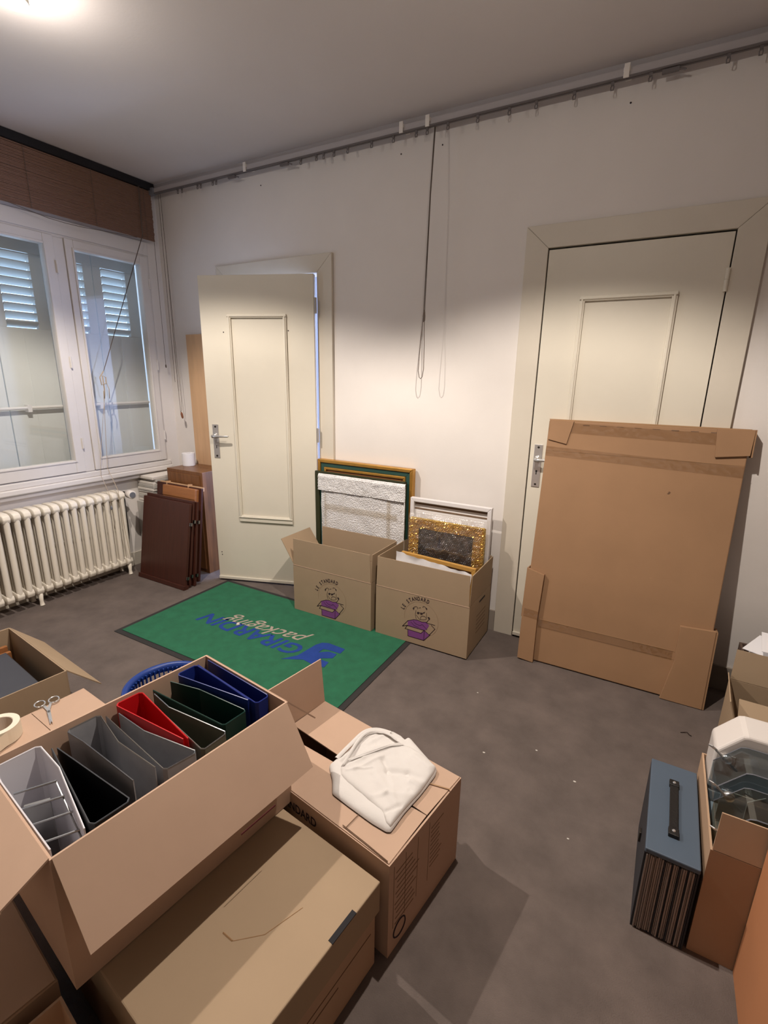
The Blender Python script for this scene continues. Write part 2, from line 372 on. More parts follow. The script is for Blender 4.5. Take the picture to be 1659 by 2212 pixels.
# ------------------------------------------------------------------ ceiling lamps
for i, (x, y, z) in enumerate(LAMPS):
    t = thing('ceiling_lamp', ('glowing ceiling spot lamp above the window end of the room', 'ceiling spot lamp above the middle of the room')[i], 'lamp', (x, y, H), group='ceiling spot lamps')
    MB().lathe([(.06, 0), (.06, -.012), (.05, -.018), (.05, -.075), (.047, -.078), (.045, -.075), (.045, -.02)], 32, cap=False).build('housing', 'plastic_white', t, smooth=True)
    MB().lathe([(.044, -.055), (.03, -.068), (.012, -.075), (.001, -.076)], 24, cap=False).build('bulb', 'lamp_glow', t, smooth=True)
    d = bpy.data.lights.new('lamp_light', 'SPOT'); d.energy = LAMP_W; d.color = LAMP_COL; d.spot_size = R(126); d.spot_blend = .30; d.shadow_soft_size = .014
    o = bpy.data.objects.new('lamp_light', d); COL.objects.link(o); o.parent = t; o.location = (0, 0, -.09)
    d = bpy.data.lights.new('lamp_spill', 'POINT'); d.energy = LAMP_W*.052; d.color = LAMP_COL; d.shadow_soft_size = .03
    o = bpy.data.objects.new('lamp_spill', d); COL.objects.link(o); o.parent = t; o.location = (0, 0, -.15)

# ------------------------------------------------------------------ curtain rail and cords on the back wall
t = thing('curtain_rail', 'grey metal curtain rail running along the top of the back wall', 'curtain rail', (0, 0, 0))
MB().box((.03, -.058, 2.640), (XR-.02, -.042, 2.668)).build('track', 'rail_grey', t)
MB().box((.03, -.062, 2.634), (XR-.02, -.052, 2.640)).build('track_lip', 'rail_dark', t)
MB().box((.03, -.048, 2.634), (XR-.02, -.038, 2.640)).build('track_lip', 'rail_dark', t)
MB().box((.03, -.02, 2.662), (XR-.02, WY, H)).build('batten', 'rail_grey', t)
for x in (.95, 2.02, 2.165, 3.05, 3.9):
    MB().box((x-.013, -.06, 2.655), (x+.013, WY, 2.672)).box((x-.011, -.066, 2.632), (x+.011, -.060, 2.682)).build('bracket', 'plastic_white', t, .002)
gl = None
for x in (.33, .37, .52, .55, .66, .69, 1.37, 1.48, 1.53, 1.60, 1.69, 1.84, 1.97, 2.10, 2.16, 2.27, 2.42, 2.57, 2.69, 2.85, 3.0, 3.14, 3.4, 3.5):
    mb = MB()
    if gl is None:
        gl = mb.box((-.006, -.004, -.012), (.006, .004, .004)).tube([(0, 0, -.010), (.006, 0, -.018), (.005, 0, -.029), (-.005, 0, -.029), (-.006, 0, -.018), (0, 0, -.010)], .0024, 6).build('glider', 'rail_dark', t, loc=(x, -.05, 2.634))
    else: share(gl, t, (x, -.05, 2.634))
for x in (.80, 1.22, 3.18): MB().box((x, -.056, 2.618), (x+.06, -.044, 2.632)).tube([(x+.06, -.05, 2.624), (x+.085, -.05, 2.617)], .004, 6).build('overlap_arm', 'rail_dark', t)
MB().box((.03, -.068, 2.63), (.10, -.036, 2.672)).build('end_pulley', 'plastic_grey', t, .003)
for x in (1.0, 1.98, 2.215, 3.07): MB().lathe([(.004, 0), (.004, .001)], 8, Tm((x, WY-.0005, 2.575), rx=R(90))).build('old_screw_hole', 'print_black', t)
rail = t
loop = [(0, 0, 0), (-.002, -.004, -.6), (-.004, -.008, -.88)]
L1 = [(0, .035, 0.0), (0, .01, -.3), (-.004, -.008, -.86), (-.018, -.012, -1.06), (-.022, -.013, -1.15), (-.014, -.014, -1.185), (-.006, -.014, -1.192), (.004, -.014, -1.182), (.010, -.013, -1.14), (.008, -.011, -1.02), (.001, -.008, -.88), (.003, .01, -.3), (.004, .035, 0)]
t = MB().tube(L1, .0019, 6).build('pull_cord', 'cord', rail, smooth=True, label='thin dark looped pull cord', loc=(2.2, -.085, 2.63))
MB().lathe([(.002, -.03), (.006, -.022), (.007, 0), (.005, .022), (.002, .03)], 10, Tm((.000, -.009, -.872))).build('slider_knob', 'cord', t, smooth=True)

# corner cords
specs = [((.055, -.06, 2.63), (.058, -.065, 1.50), 'toggle', 'thin curtain cord with small brown end beside the window frame'),
         ((.13, -.05, 2.63), (.128, -.052, 1.38), None, 'plain thin curtain cord hanging in the corner without toggle'),
         ((.15, -.05, 2.63), (.165, -.055, 1.16), 'wood', 'long curtain cord with wooden toggle hanging in the corner')]
for a, b, k, lab in specs:
    A, B = Vector(a), Vector(b); D = B-A
    if k == 'wood':
        pts = [tuple(D*s+Vector((.004*math.sin(6*s), 0, 0))) for s in [i/8 for i in range(9)]]
        t = MB().tube(pts, .0016, 6).tube([tuple(D*.75+Vector((.012, 0, 0))), tuple(D*.93+Vector((.02, 0, 0))), tuple(D*.99+Vector((.012, 0, 0))), tuple(D)], .0014, 6).tube([(.0, .0, 0), tuple(D*.75+Vector((.012, 0, 0)))], .0014, 6).build('draw_cord', 'cord', rail, loc=a, label=lab)
        MB().lathe([(.003, -.05), (.008, -.04), (.009, -.015), (.004, 0)], 10, Tm(D+Vector((.004, 0, 0)), ry=R(-14))).build('toggle', 'toggle', t, smooth=True)
    else:
        t = MB().tube([(0, 0, 0), tuple(D*.5), tuple(D)], .0016, 6).build('draw_cord', 'cord', rail, loc=a, label=lab)
        if k: MB().lathe([(.002, -.018), (.005, -.012), (.005, 0), (.002, .008)], 8, Tm(D)).build('end_knob', 'cord', t, smooth=True)

# ------------------------------------------------------------------ blind
t = thing('bamboo_blind', 'brown woven bamboo blind drawn up above the window', 'blind', (.05, -.055, 2.34))
MB().box((-.012, -2.2, .318), (.022, .02, .362)).build('headrail', 'black_strip', t)
n = 40; sl = MB()
for i in range(n):
    z = .004+i*.315/n; ph = random.random()*.002
    sl.tube([(.004+ph, -2.2, z), (.004+ph+.001, -1.1, z+random.uniform(-.0012, .0012)), (.004+ph, 0+random.uniform(-.003, .001), z)], .0042, 6)
o = sl.build('slat_bundle', 'bamboo', t); o['kind'] = 'stuff'
for y in (-.06, -.42, -.80, -1.2): MB().tube([(.011, y, .318), (.011, y, .0)], .0013, 5).build('warp_cord', 'cord', t)
MB().tube([(.008, -.95, .005), (.01, -.72, -.028), (.012, -.62, -.032), (.012, -.52, -.03), (.01, -.30, -.012), (.009, -.14, -.002)], .0016, 6).build('sagging_cord', 'cord', t)
# tied lift cord of the blind
P = Vector((.05, -.055, 2.34))
def rel(*pts): return [tuple(Vector(p)-P) for p in pts]
MB().tube(rel((.068, -.155, 2.66), (.068, -.16, 2.36), (.05, -.55, 1.45)), .002, 6).tube(rel((.072, -.15, 2.66), (.07, -.158, 2.36), (.052, -.545, 1.46)), .0016, 6).build('lift_cord', 'cord', t, label='lift cord knotted at the window mullion'); t = bpy.context.scene.objects['lift_cord']
MB().tube(rel((.05, -.55, 1.45), (.04, -.575, 1.41), (.05, -.575, 1.36), (.055, -.545, 1.37), (.05, -.54, 1.41), (.045, -.56, 1.42), (.05, -.56, 1.33), (.045, -.565, 1.27)), .004, 6).tube(rel((.05, -.545, 1.39), (.055, -.53, 1.33), (.045, -.53, 1.27)), .0025, 6).build('knot', 'cord_pale', t, smooth=True)
MB().tube(rel((.045, -.565, 1.32), (.05, -.60, .95), (.055, -.615, .80), (.16, -.625, .655), (.165, -.62, .42), (.15, -.59, .16)), .0019, 6).tube(rel((.045, -.555, 1.32), (.046, -.655, .85), (.05, -.665, .76), (.16, -.69, .64), (.165, -.69, .56)), .0015, 6).build('hanging_cord', 'cord_pale', t)
MB().lathe([(.002, -.02), (.007, -.014), (.006, 0), (.002, .01)], 8, Tm(rel((.165, -.69, .55))[0])).build('end_knob', 'plastic_grey', t, smooth=True)

# ------------------------------------------------------------------ radiator
t = thing('cast_iron_radiator', 'cream cast iron column radiator under the window', 'radiator', (.04, -.57, 0))
def section_mesh():
    mb = MB(); xs = (-.058, -.02, .02, .058)
    def hub(zc, up):
        pts = []
        n = 10
        prof = [(-.078, .0), (-.07, .022), (-.045, .032), (0, .034), (.045, .032), (.07, .022), (.078, 0), (.07, -.022), (.045, -.026), (0, -.028), (-.045, -.026), (-.07, -.022)]
        mb.prism([(x, z*(1 if up else -1)) for x, z in prof], -.0205, .0205, Tm((0, 0, zc), rx=R(90)))
    hub(.595, True); hub(.105, False)
    for i, x in enumerate(xs):
        r = .0165 if i in (0, 3) else .013
        vs = []; fs = []; n = 8
        for z, k in ((.10, 1), (.13, .95), (.35, .92), (.57, .95), (.60, 1)):
            vs += [(x+r*1.05*k*math.cos(2*math.pi*j/n+.39), 1.15*r*k*math.sin(2*math.pi*j/n+.39), z) for j in range(n)]
        for a in range(4): fs += [(a*n+j, a*n+(j+1) % n, (a+1)*n+(j+1) % n, (a+1)*n+j) for j in range(n)]
        mb.add(vs, fs)
    for z in (.12, .345, .58): mb.box((-.06, -.006, z-.012), (.06, .006, z+.012))
    return mb
pitch = .0555; s0 = None; NS = 20
for i in range(NS):
    y = -i*pitch
    if s0 is None:
        s0 = section_mesh().build('section', 'radiator', t, .008, smooth=True, loc=(0, y, 0), seg=2)
    else: share(s0, t, (0, y, 0))
for i in (0, 11):
    for x in (-.05, .055): MB().tube([(x, -i*pitch, .09), (x, -i*pitch, .03), (x+.003, -i*pitch, .004), (x+.004, -i*pitch, .0)], [.016, .011, .014, .016], 10).build('foot', 'radiator', t, smooth=True)
MB().tube([(0, -NS*pitch, .105), (0, .012, .105)], .014, 10).tube([(0, -NS*pitch, .595), (0, .015, .595)], .014, 10).build('connector', 'radiator', t, smooth=True)
MB().tube([(0, .01, .597), (0, .062, .597)], .011, 12).tube([(0, .056, .597), (.05, .058, .597)], .015, 12).tube([(0, .055, .59), (0, .055, .3), (-.03, .05, .04)], .008, 10).build('valve_body', 'dark_metal', t, smooth=True)
MB().lathe([(.022, 0), (.029, .006), (.030, .06), (.027, .064)], 24, Tm((.05, .060, .60), ry=R(90), rz=R(-8))).build('valve_head', 'plastic_white', t, smooth=True)
MB().lathe([(.021, 0), (.02, .004)], 24, Tm((.1125, .0515, .60), ry=R(90), rz=R(-8))).build('valve_cap', 'plastic_grey', t)

# ------------------------------------------------------------------ corner: cabinet, boards, panels, papers, roll
t = thing('wood_cabinet', 'small walnut cabinet in the corner behind the open door', 'cabinet', (.40, -.155, 0))
MB().box((-.19, -.105, 0), (.185, .03, .765)).build('body', 'wood_walnut', t, .002)
MB().box((-.19, .033, 0), (.185, .145, .765)).build('rear_body', 'wood_walnut', t, .002)
MB().box((-.165, -.115, .03), (.162, -.105, .74)).build('door', 'wood_walnut', t, .002)
o = MB().box((-.12, -.018, 0), (.16, 0, 1.72)).build('plywood_sheet', 'plywood', None, .001, loc=(.40, .0, 0), rot=(0, 0, 0))
o.location = (.345, WY-.002, .0); tag(o, 'tall pale plywood board standing behind the walnut cabinet', 'board')
lab = ['front dark brown panel with a base lip leaning on the stack', 'second dark brown panel with metal clips behind the front one',
       'third dark brown panel with orange edge of a drawer before it', 'rear dark brown panel with pale battens along its top edge']
def leaning_panel(label, yb, top, w, h, x0, cols='wood_dark', th=.018, clips=True, lip=False, tilt=9):
    t = thing('dismantled_shelf', label, 'panel', (x0, yb, 0), group='dark brown panels leaning on the cabinet', rot=(R(-tilt), 0, 0))
    MB().box((0, 0, .004), (w, th, h)).build('board', cols, t, .0015)
    if lip: MB().box((-.004, -.012, .0), (w+.004, .028, .03)).build('base_lip', 'wood_dark', t, .002)
    if clips:
        for z in (h*.12, h*.75): MB().box((w, .004, z), (w+.014, .008, z+.022)).box((w+.010, .004, z), (w+.014, .02, z+.022)).build('clip', 'steel', t)
    return t
leaning_panel(lab[0], -.560, 0, .485, .600, .19, lip=True, tilt=10)
leaning_panel(lab[1], -.520, 0, .485, .612, .185, tilt=9)
leaning_panel(lab[2], -.485, 0, .485, .600, .195, tilt=8)
p = leaning_panel(lab[3], -.415, 0, .47, .675, .17, clips=False, tilt=8)
MB().box((0.01, .018, .655), (.47, .026, .682)).box((.10, .0, .655), (.112, .03, .69)).box((.33, .0, .655), (.342, .03, .69)).build('batten', 'plywood', p)
o = MB().box((0, 0, 0), (.335, .035, .672)).box((.0, -.004, .60), (.335, .0, .672)).build('wooden_drawer', 'wood_orange', None, .002, loc=(.285, -.452, 0), rot=(R(-8), 0, 0))
tag(o, 'orange wooden drawer side wedged between the brown panels', 'drawer')
# magazines on a low stand
o = MB().box((-.045, -.36, 0), (.155, -.06, .50)).build('storage_carton', 'paper_grey', None, .003); tag(o, 'pale low carton under the magazine stack by the radiator', 'box')
z = .502
for i in range(9):
    th = random.uniform(.018, .028); dx = random.uniform(-.008, .01); dy = random.uniform(-.012, .012)
    o = MB().box((-.038+max(dx, 0), -.335+dy, z), (.15+dx, -.07+dy, z+th)).build('magazine', ('paper', 'paper_grey')[i % 2], None, .004)
    tag(o, '%s magazine of the stack between cabinet and radiator' % ('lowest', 'second lowest', 'third lowest', 'fourth lowest', 'middle', 'fourth from top', 'third from top', 'second from top', 'topmost')[i], 'magazine', 'magazines stacked by the cabinet'); z += th+.0005
t = thing('toilet_roll', 'white paper roll standing on the walnut cabinet by the window', 'paper roll', (.262, -.10, .7655))
MB().lathe([(.018, .002), (.018, .095), (.046, .095), (.047, .09), (.047, .004), (.046, 0), (.018, 0)], 32, cap=False).build('roll', 'paper_white', t, smooth=False)

# ------------------------------------------------------------------ mat with lettering
t = thing('entrance_mat', 'green entrance mat with dark rubber border and blue lettering', 'mat', (1.56, -.715, 0), R(0))
MB().box((-.765, -.435, .0005), (.765, .435, .004)).build('rubber_border', 'rubber', t, .0015)
MB().box((-.735, -.405, .004), (.735, .405, .008)).build('pile', 'mat_green', t, .002)
ox, oy = 1.56, -.715
def matpoly(name, polys, m, z=.0092):
    mb = MB()
    for p in polys: mb.prism([(x-ox, y-oy) for x, y in p], .008, z)
    return mb.build(name, m, t)
vs, fs = fit_text('GIRARDIN', .765, .112, shear=.25, offset=.022)
MB().add([(1.850-x-ox, -.722-y+.012*(x/.765)-oy, .0088) for x, y, z in vs], fs).build('lettering_girardin', 'mat_blue', t)
vs, fs = fit_text('packaging', .60, .125, shear=.45, offset=.004)
MB().add([(1.815-x-ox, -.595-y-.045*(x/.6)-oy, .0088) for x, y, z in vs], fs).build('lettering_packaging', 'mat_pale', t)
up = [(1.817, -.886), (1.870, -.815), (1.878, -.755), (1.887, -.680), (1.905, -.643), (1.94, -.629), (2.051, -.635), (2.054, -.684), (1.981, -.687), (1.950, -.694), (1.946, -.735), (1.99, -.700), (2.041, -.699), (2.045, -.742), (1.99, -.776), (2.0, -.784), (2.049, -.784), (2.056, -.834), (1.985, -.842), (1.92, -.832)]
bm_poly = [[(x, y) for x, y in up]]
matpoly('printed_emblem', bm_poly, 'mat_blue')
o = MB().lathe([(.004, 0), (.011, .002), (.009, .008), (.002, .010)], 8, Tm((1.355, -.735, .0085))).build('paper_crumb', 'speck'); tag(o, 'white crumb lying on the blue mat lettering', 'crumb')

# ------------------------------------------------------------------ cartons
def flap_mesh(side, L, W, H, ang, ln, t=.004, taper=.004, ln2=None):
    """angle from straight up: 0 up, 90 outward flat, 180 hanging, -90 folded shut"""
    a = R(ang); s, c = math.sin(a), math.cos(a)
    if side in ('front', 'back'): half, off, ex, out = L/2-taper, W/2, Vector((1, 0, 0)), Vector((0, -1 if side == 'front' else 1, 0))
    else: half, off, ex, out = W/2-taper, L/2, Vector((0, 1, 0)), Vector((1 if side == 'right' else -1, 0, 0))
    d = out*s+Vector((0, 0, 1))*c; nrm = out*c-Vector((0, 0, 1))*s
    h = out*(off-t/2)+Vector((0, 0, H+.001)); mb = MB()
    def q(u, l, k): return tuple(h+ex*u+d*l+nrm*(k*t/2))
    l1 = ln; l2 = ln2 or ln
    mb.hexa([q(-half, .001, -1), q(half, .001, -1), q(half, .001, 1), q(-half, .001, 1), q(-half+taper, l1, -1), q(half-taper, l2, -1), q(half-taper, l2, 1), q(-half+taper, l1, 1)])
    return mb
def carton(name, label, loc, rz, L, W, Hc, flaps, m='card', group=None, t=.005, handles=(), cat='box'):
    e = thing(name, label, cat, loc, rz, group)
    mb = MB()
    mb.box((-L/2, -W/2, 0), (L/2, W/2, t))
    for a, b in (((-L/2, -W/2, t), (L/2, -W/2+t, Hc)), ((-L/2, W/2-t, t), (L/2, W/2, Hc)), ((-L/2, -W/2+t, t), (-L/2+t, W/2-t, Hc)), ((L/2-t, -W/2+t, t), (L/2, W/2-t, Hc))): mb.box(a, b)
    mb.build('body', m, e)
    for side, sp in flaps:
        flap_mesh(side, L, W, Hc, sp[0], sp[1], ln2=(sp[2] if len(sp) > 2 else None)).build('flap', m, e)
    for side, zz, u in handles:
        x = L/2 if side == 'right' else -L/2
        MB().box((x-.0005, u-.045, zz), (x+.0008, u+.045, zz+.012)).build('hand_slot', 'black_strip', e)
    return e

# ---- logo print (shared mesh data), millimetres around the circle centre
FILL = {'box_front': [(-78,-82),(4,-83),(22,-61),(22,-120),(-77,-121)], 'box_side': [(23,-60),(53,-79),(59,-77),(22,-121)],
        'suit': [(-79,-58),(-80,-29),(-43,-12),(-29,-10),(6,-13),(33,-8),(50,-23),(43,-39),(32,-57),(22,-60)]}
LINES = [[(-80,-29),(-112,-71),(-81,-57)],[(-81,-57),(-95,-81),(4,-83),(22,-60),(-81,-59)],[(23,-60),(53,-79),(85,-35),(63,-18)],[(31,-12),(83,-12)],
         [(-78,-82),(-76,-122),(22,-122),(23,-60)],[(22,-122),(59,-77)],[(-80,-29),(-43,-12),(-19,-9),(6,-13),(36,-6),(44,8)]]
THIN = [[(-32,47),(-35,26),(-34,13),(-28,-5)],[(31,47),(32,25),(31,8)],[(-15,4),(-6,-2),(14,2),(31,8)],[(-3,2),(-2,16),(7,23),(23,24),(30,16)],[(-29,19),(-13,3)],
        [(-14,38),(9,41),(22,51)],[(-24,57),(-22,66),(-31,70),(-42,65),(-51,55)],[(8,74),(11,82),(21,81),(33,74)],[(-15,66),(-4,70)],
        [(-45,-22),(-30,-35),(-5,-38),(10,-28),(40,-52)],[(-60,-30),(-40,-48),(-10,-52)]]
BLK = [[(-52,55),(-41,60),(-47,45)],[(24,75),(35,74),(32,64)],[(-25,37),(-18,42),(-12,39),(-12,32),(-18,27),(-24,29)],[(11,43),(20,51),(20,44),(15,40)],
       [(-6,35),(9,42),(10,36),(2,29),(-5,30)],[(38,24),(48,27),(54,21),(52,12),(46,10),(43,18)]]
def strokes(mb, polylines, wd, y):
    for pl in polylines:
        for (a, b), (c, d) in zip(pl[:-1], pl[1:]):
            l = math.hypot(c-a, d-b) or 1; nx, nz = -(d-b)/l*wd/2, (c-a)/l*wd/2; ux, uz = (c-a)/l*wd*.4, (d-b)/l*wd*.4
            mb.add([((a-ux+nx)/1000, y, (b-uz+nz)/1000), ((a-ux-nx)/1000, y, (b-uz-nz)/1000), ((c+ux-nx)/1000, y, (d+uz-nz)/1000), ((c+ux+nx)/1000, y, (d+uz+nz)/1000)], [(0, 1, 2, 3)])
def polyface(mb, p, y): mb.add([(a/1000, y, b/1000) for a, b in p], [tuple(range(len(p)))])
LOGO = []
def logo(parent, cx, yf, cz):
    if not LOGO:
        f = MB()
        for p in FILL.values(): polyface(f, p, -.0006)
        k = MB(); strokes(k, LINES, 3.2, -.0010); strokes(k, THIN, 2.0, -.0011)
        for p in BLK: polyface(k, p, -.0012)
        c = MB(); strokes(c, [[(102*math.cos(R(a)), 102*math.sin(R(a))) for a in range(-50, 196, 6)]], 1.3, -.0005)
        tx = MB(); s = 'LE STANDARD'; vs_all = 0
        for i, ch in enumerate(s):
            if ch == ' ': continue
            vs, fs = text_data(ch, .032, offset=.0009)
            x0 = sum((min(v[0] for v in vs), max(v[0] for v in vs)))/2
            a = R(160-i*8.8); M = Matrix.Translation((.110*math.cos(a), -.0008, .110*math.sin(a))) @ Matrix.Rotation(-(a-R(90)), 4, 'Y')
            tx.add([((v[0]-x0)*.66, 0, v[1]) for v in vs], fs, M)
        for mb, nm, m in ((f, 'printed_box_emblem', 'print_purple'), (k, 'printed_emblem_lines', 'print_black'), (c, 'printed_ring', 'print_thin'), (tx, 'printed_lettering', 'print_black')):
            LOGO.append(mb.build(nm, m, parent, loc=(cx, yf, cz)))
    else:
        for o in LOGO: share(o, parent, (cx, yf, cz))
gL = 'printed moving cartons against the back wall'
bl = carton('moving_carton', 'open moving carton with purple dog logo nearer the open door', (1.7875, -.2425, .009), 0, .565, .305, .300,
            [('front', (1, .172)), ('back', (-1, .172)), ('right', (1, .170)), ('left', (34, .178))], 'card_tan', gL)
for e_, w_, L_, H_ in ((bl, .1525, .565, .300),): MB().box((-L_/2, -w_-.0012, H_-.0015), (L_/2, -w_, H_+.002)).build('score_line', 'card_light', e_)
logo(bl, 1.797-1.7875, -.1525, .133)
br = carton('moving_carton', 'open moving carton with purple dog logo holding wrapped frames', (2.376, -.207, .0085), 0, .558, .355, .297,
            [('front', (0, .172)), ('back', (0, .172)), ('right', (1, .172)), ('left', (-1, .170))], 'card_tan', gL)
MB().box((-.279, -.1787, .2955), (.279, -.1775, .299)).build('score_line', 'card_light', br)
logo(br, 2.384-2.376, -.1775, .158)
MB().box((.2790, -.02, .262), (.2797, .075, .272)).build('hand_slot', 'black_strip', br)
mb = MB()
for k in range(5): mb.box((.2790, -.05+.0*k, .09+.025*k), (.2794, .10, .094+.025*k))
mb.build('printed_lines', 'print_brown', br)

# ---- frames
def ring(mb, W, Hh, wd, y0, y1, x0=0, z0=0):
    o = [(x0-W/2, z0), (x0+W/2, z0), (x0+W/2, z0+Hh), (x0-W/2, z0+Hh)]; i = [(x0-W/2+wd, z0+wd), (x0+W/2-wd, z0+wd), (x0+W/2-wd, z0+Hh-wd), (x0-W/2+wd, z0+Hh-wd)]
    for k in range(4):
        a, b, c, d = o[k], o[(k+1) % 4], i[(k+1) % 4], i[k]
        mb.hexa([(a[0], y0, a[1]), (b[0], y0, b[1]), (c[0], y0, c[1]), (d[0], y0, d[1]), (a[0], y1, a[1]), (b[0], y1, b[1]), (c[0], y1, c[1]), (d[0], y1, d[1])])
    return mb
t = thing('picture_frame', 'gold and green picture frame standing tallest behind the open carton', 'picture frame', (1.785, .008, 0), group='frames by the cartons')
W0 = .70
ring(MB(), W0, .918, .022, -.042, .0).build('gold_outer_moulding', 'gold', t, .004)
ring(MB(), W0-.046, .872, .026, -.034, -.002, 0, .023).build('green_band', 'frame_green', t, .002)
ring(MB(), W0-.10, .818, .016, -.040, -.002, 0, .05).build('gold_inner_moulding', 'gold', t, .003)
ring(MB(), W0-.134, .784, .05, -.03, -.004, 0, .067).build('brown_slip', 'wood_orange', t, .003)
MB().box((-W0/2+.11, -.015, .11), (W0/2-.11, -.006, .81)).build('picture', 'frame_green', t)
t = thing('picture_frame', 'olive dark picture frame between gold frame and bubble wrap', 'picture frame', (1.765, -.037, 0), group='frames by the cartons')
ring(MB(), .672, .842, .035, -.020, .0).build('moulding', 'frame_dark', t, .003)
MB().box((-.31, -.010, .03), (.31, -.004, .815)).build('backing', 'frame_green', t)
t = thing('bubble_wrapped_picture', 'flat picture wrapped in white bubble wrap behind open carton', 'wrapped picture', (1.79, -.062, 0))
def wrap_grid(x0, x1, z0, z1, y, amp, nx=40, nz=40, seed=0, fn=None):
    vs = []; fs = []
    for j in range(nz+1):
        for i in range(nx+1):
            x = x0+(x1-x0)*i/nx; z = z0+(z1-z0)*j/nz
            d = noise.noise(Vector((x*9+seed, z*9, seed)))*amp+noise.noise(Vector((x*34+seed, z*34, seed)))*amp*.35
            vs.append((x, y-abs(d)+(fn(i/nx, j/nz) if fn else 0), z))
    for j in range(nz):
        for i in range(nx): a = j*(nx+1)+i; fs.append((a, a+1, a+nx+2, a+nx+1))
    return vs, fs
def bubble_h(x, z, p=.0115, rr=.0047, hgt=.0036):
    row = round(z/(p*.866)); best = 9
    for r_ in (row-1, row, row+1):
        zz = r_*p*.866; sh = (r_ % 2)*p/2; xx = (round((x-sh)/p))*p+sh
        best = min(best, (x-xx)**2+(z-zz)**2)
    return hgt*math.sqrt(max(0, 1-best/(rr*rr)))
def bubbled(grid): return [(x, y-bubble_h(x, z), z) for x, y, z in grid[0]], grid[1]
MB().box((-.302, -.006, .004), (.312, .0, .822)).add(*wrap_grid(-.305, .315, .003, .826, -.008, .008, fn=lambda u, v: .008*max(0, abs(u-.5)*2-.9)*10)).build('wrapped_body', 'bubble', t, smooth=True)
MB().add(*bubbled(wrap_grid(-.318, .318, .725, .832, -.017, .007, 260, 46, 3, fn=lambda u, v: .012*max(0, v-.85)/.15))).build('folded_flap', 'bubble', t, smooth=True)
MB().add(*wrap_grid(-.27, -.255, .45, .72, -.019, .003, 4, 14, 5)).add(*wrap_grid(.20, .225, .42, .72, -.019, .003, 4, 14, 6)).add(*wrap_grid(-.26, .27, .60, .64, -.018, .005, 30, 5, 7)).build('tape_strip', 'tape_clear', t, smooth=True)
t = thing('picture_frame', 'white painted tray frame at the rear of the printed carton', 'picture frame', (2.392, -.045, .006), group='frames by the cartons')
ring(MB(), .496, .755, .024, -.028, .0).build('moulding', 'frame_white', t, .003)
MB().box((-.226, -.004, .7), (.226, 0, .73)).box((-.24, -.012, .02), (.24, -.006, .69)).build('back_panel', 'paper_white', t, .001)
MB().box((-.222, -.016, .689), (.222, -.010, .694)).box((-.22, -.0125, .715), (.22, -.012, .725)).build('groove_shade_strip', 'print_shade_grey', t)  # grey strips painting the shade inside the frame
t = thing('wrapped_mirror', 'gold framed mirror wrapped in clear bubble film inside the carton', 'wrapped mirror', (2.400, -.118, .007), rot=(R(-1.5), 0, 0))
ring(MB(), .455, .650, .058, -.030, .0).build('gold_moulding', 'gold_mesh', t, .008)
MB().box((-.175, -.018, .05), (.175, -.006, .598)).build('mirror_plate', 'mirror_dark', t)
MB().add(*bubbled(wrap_grid(-.242, .240, .30, .69, -.044, .016, 230, 190, 11, fn=lambda u, v: .040*max(0, (abs(u-.5)*2-.9)/.1)**2+.03*max(0, (v-.90)/.10)**2))).build('bubble_film', 'bubble_film', t, smooth=True)
def glint_facets(x0, x1, z0, z1, y, amp, cell, keep):  # jittered facets, added so the gold frame and mirror sparkle
    nx_, nz_ = round((x1-x0)/cell), round((z1-z0)/cell); vs = []; fs = []
    for j in range(nz_+1):
        for i in range(nx_+1): vs.append((x0+(x1-x0)*i/nx_, y-random.random()*amp, z0+(z1-z0)*j/nz_))
    for j in range(nz_):
        for i in range(nx_):
            if keep((i+.5)/nx_*(x1-x0)+x0, (j+.5)/nz_*(z1-z0)+z0): a = j*(nx_+1)+i; fs += [(a, a+1, a+nx_+2), (a, a+nx_+2, a+nx_+1)]
    return vs, fs
MB().add(*glint_facets(-.226, .226, .30, .648, -.0305, .005, .0055, lambda x, z: abs(x) > .168 or z > .592)).build('gold_glint_face', 'gold_glint', t)
MB().add(*glint_facets(-.168, .168, .30, .592, -.0185, .0028, .006, lambda x, z: True)).build('mirror_glint_face', 'mirror_glint', t)
vs, fs = [], []
nx = 44
for j in range(9):
    for i in range(nx+1):
        u = i/nx; x = -.215+.43*u; zb = .60-.15*u-.10*math.sin(u*math.pi)
        z = .63+(zb-.63)*j/8; y = -.05-.018*(j/8)-.008*abs(noise.noise(Vector((x*20, z*20, 4))))
        vs.append((x, y, z))
for j in range(8):
    for i in range(nx): a = j*(nx+1)+i; fs.append((a, a+1, a+nx+2, a+nx+1))
MB().add(vs, fs).build('loose_film_edge', 'bubble_film', t, smooth=True)
for cx, cz in ((-.13, .655), (.155, .648)):
    MB().add(*[(lambda a, b: a)(*wrap_grid(cx-.06, cx+.06, cz-.045, cz+.035, -.04, .03, 12, 8, cx*50)), wrap_grid(cx-.06, cx+.06, cz-.045, cz+.035, -.04, .03, 12, 8, cx*50)[1]]).build('film_tuft', 'bubble_film', t, smooth=True)
t = thing('picture_frame', 'thin gold frame in tissue at the front of the printed carton', 'picture frame', (2.400, -.275, .006), group='frames by the cartons', rot=(R(-2), R(2.2), 0))
ring(MB(), .44, .48, .022, -.02, .0).build('moulding', 'gold_flat', t, .002)
MB().box((-.2, -.008, .02), (.2, -.004, .46)).build('backing', 'card_edge', t)
vs, fs = wrap_grid(-.245, .205, .30, .482, -.034, .014, 50, 12, 21, fn=lambda u, v: .006*v)
vs = [(x, y, z-(.030*((x+.245)/.45)**.7 if z > .4 else 0)+.006*noise.noise(Vector((x*30, 1, z*30)))) for x, y, z in vs]
MB().add(vs, fs).build('tissue_paper', 'paper_white', t, smooth=True)

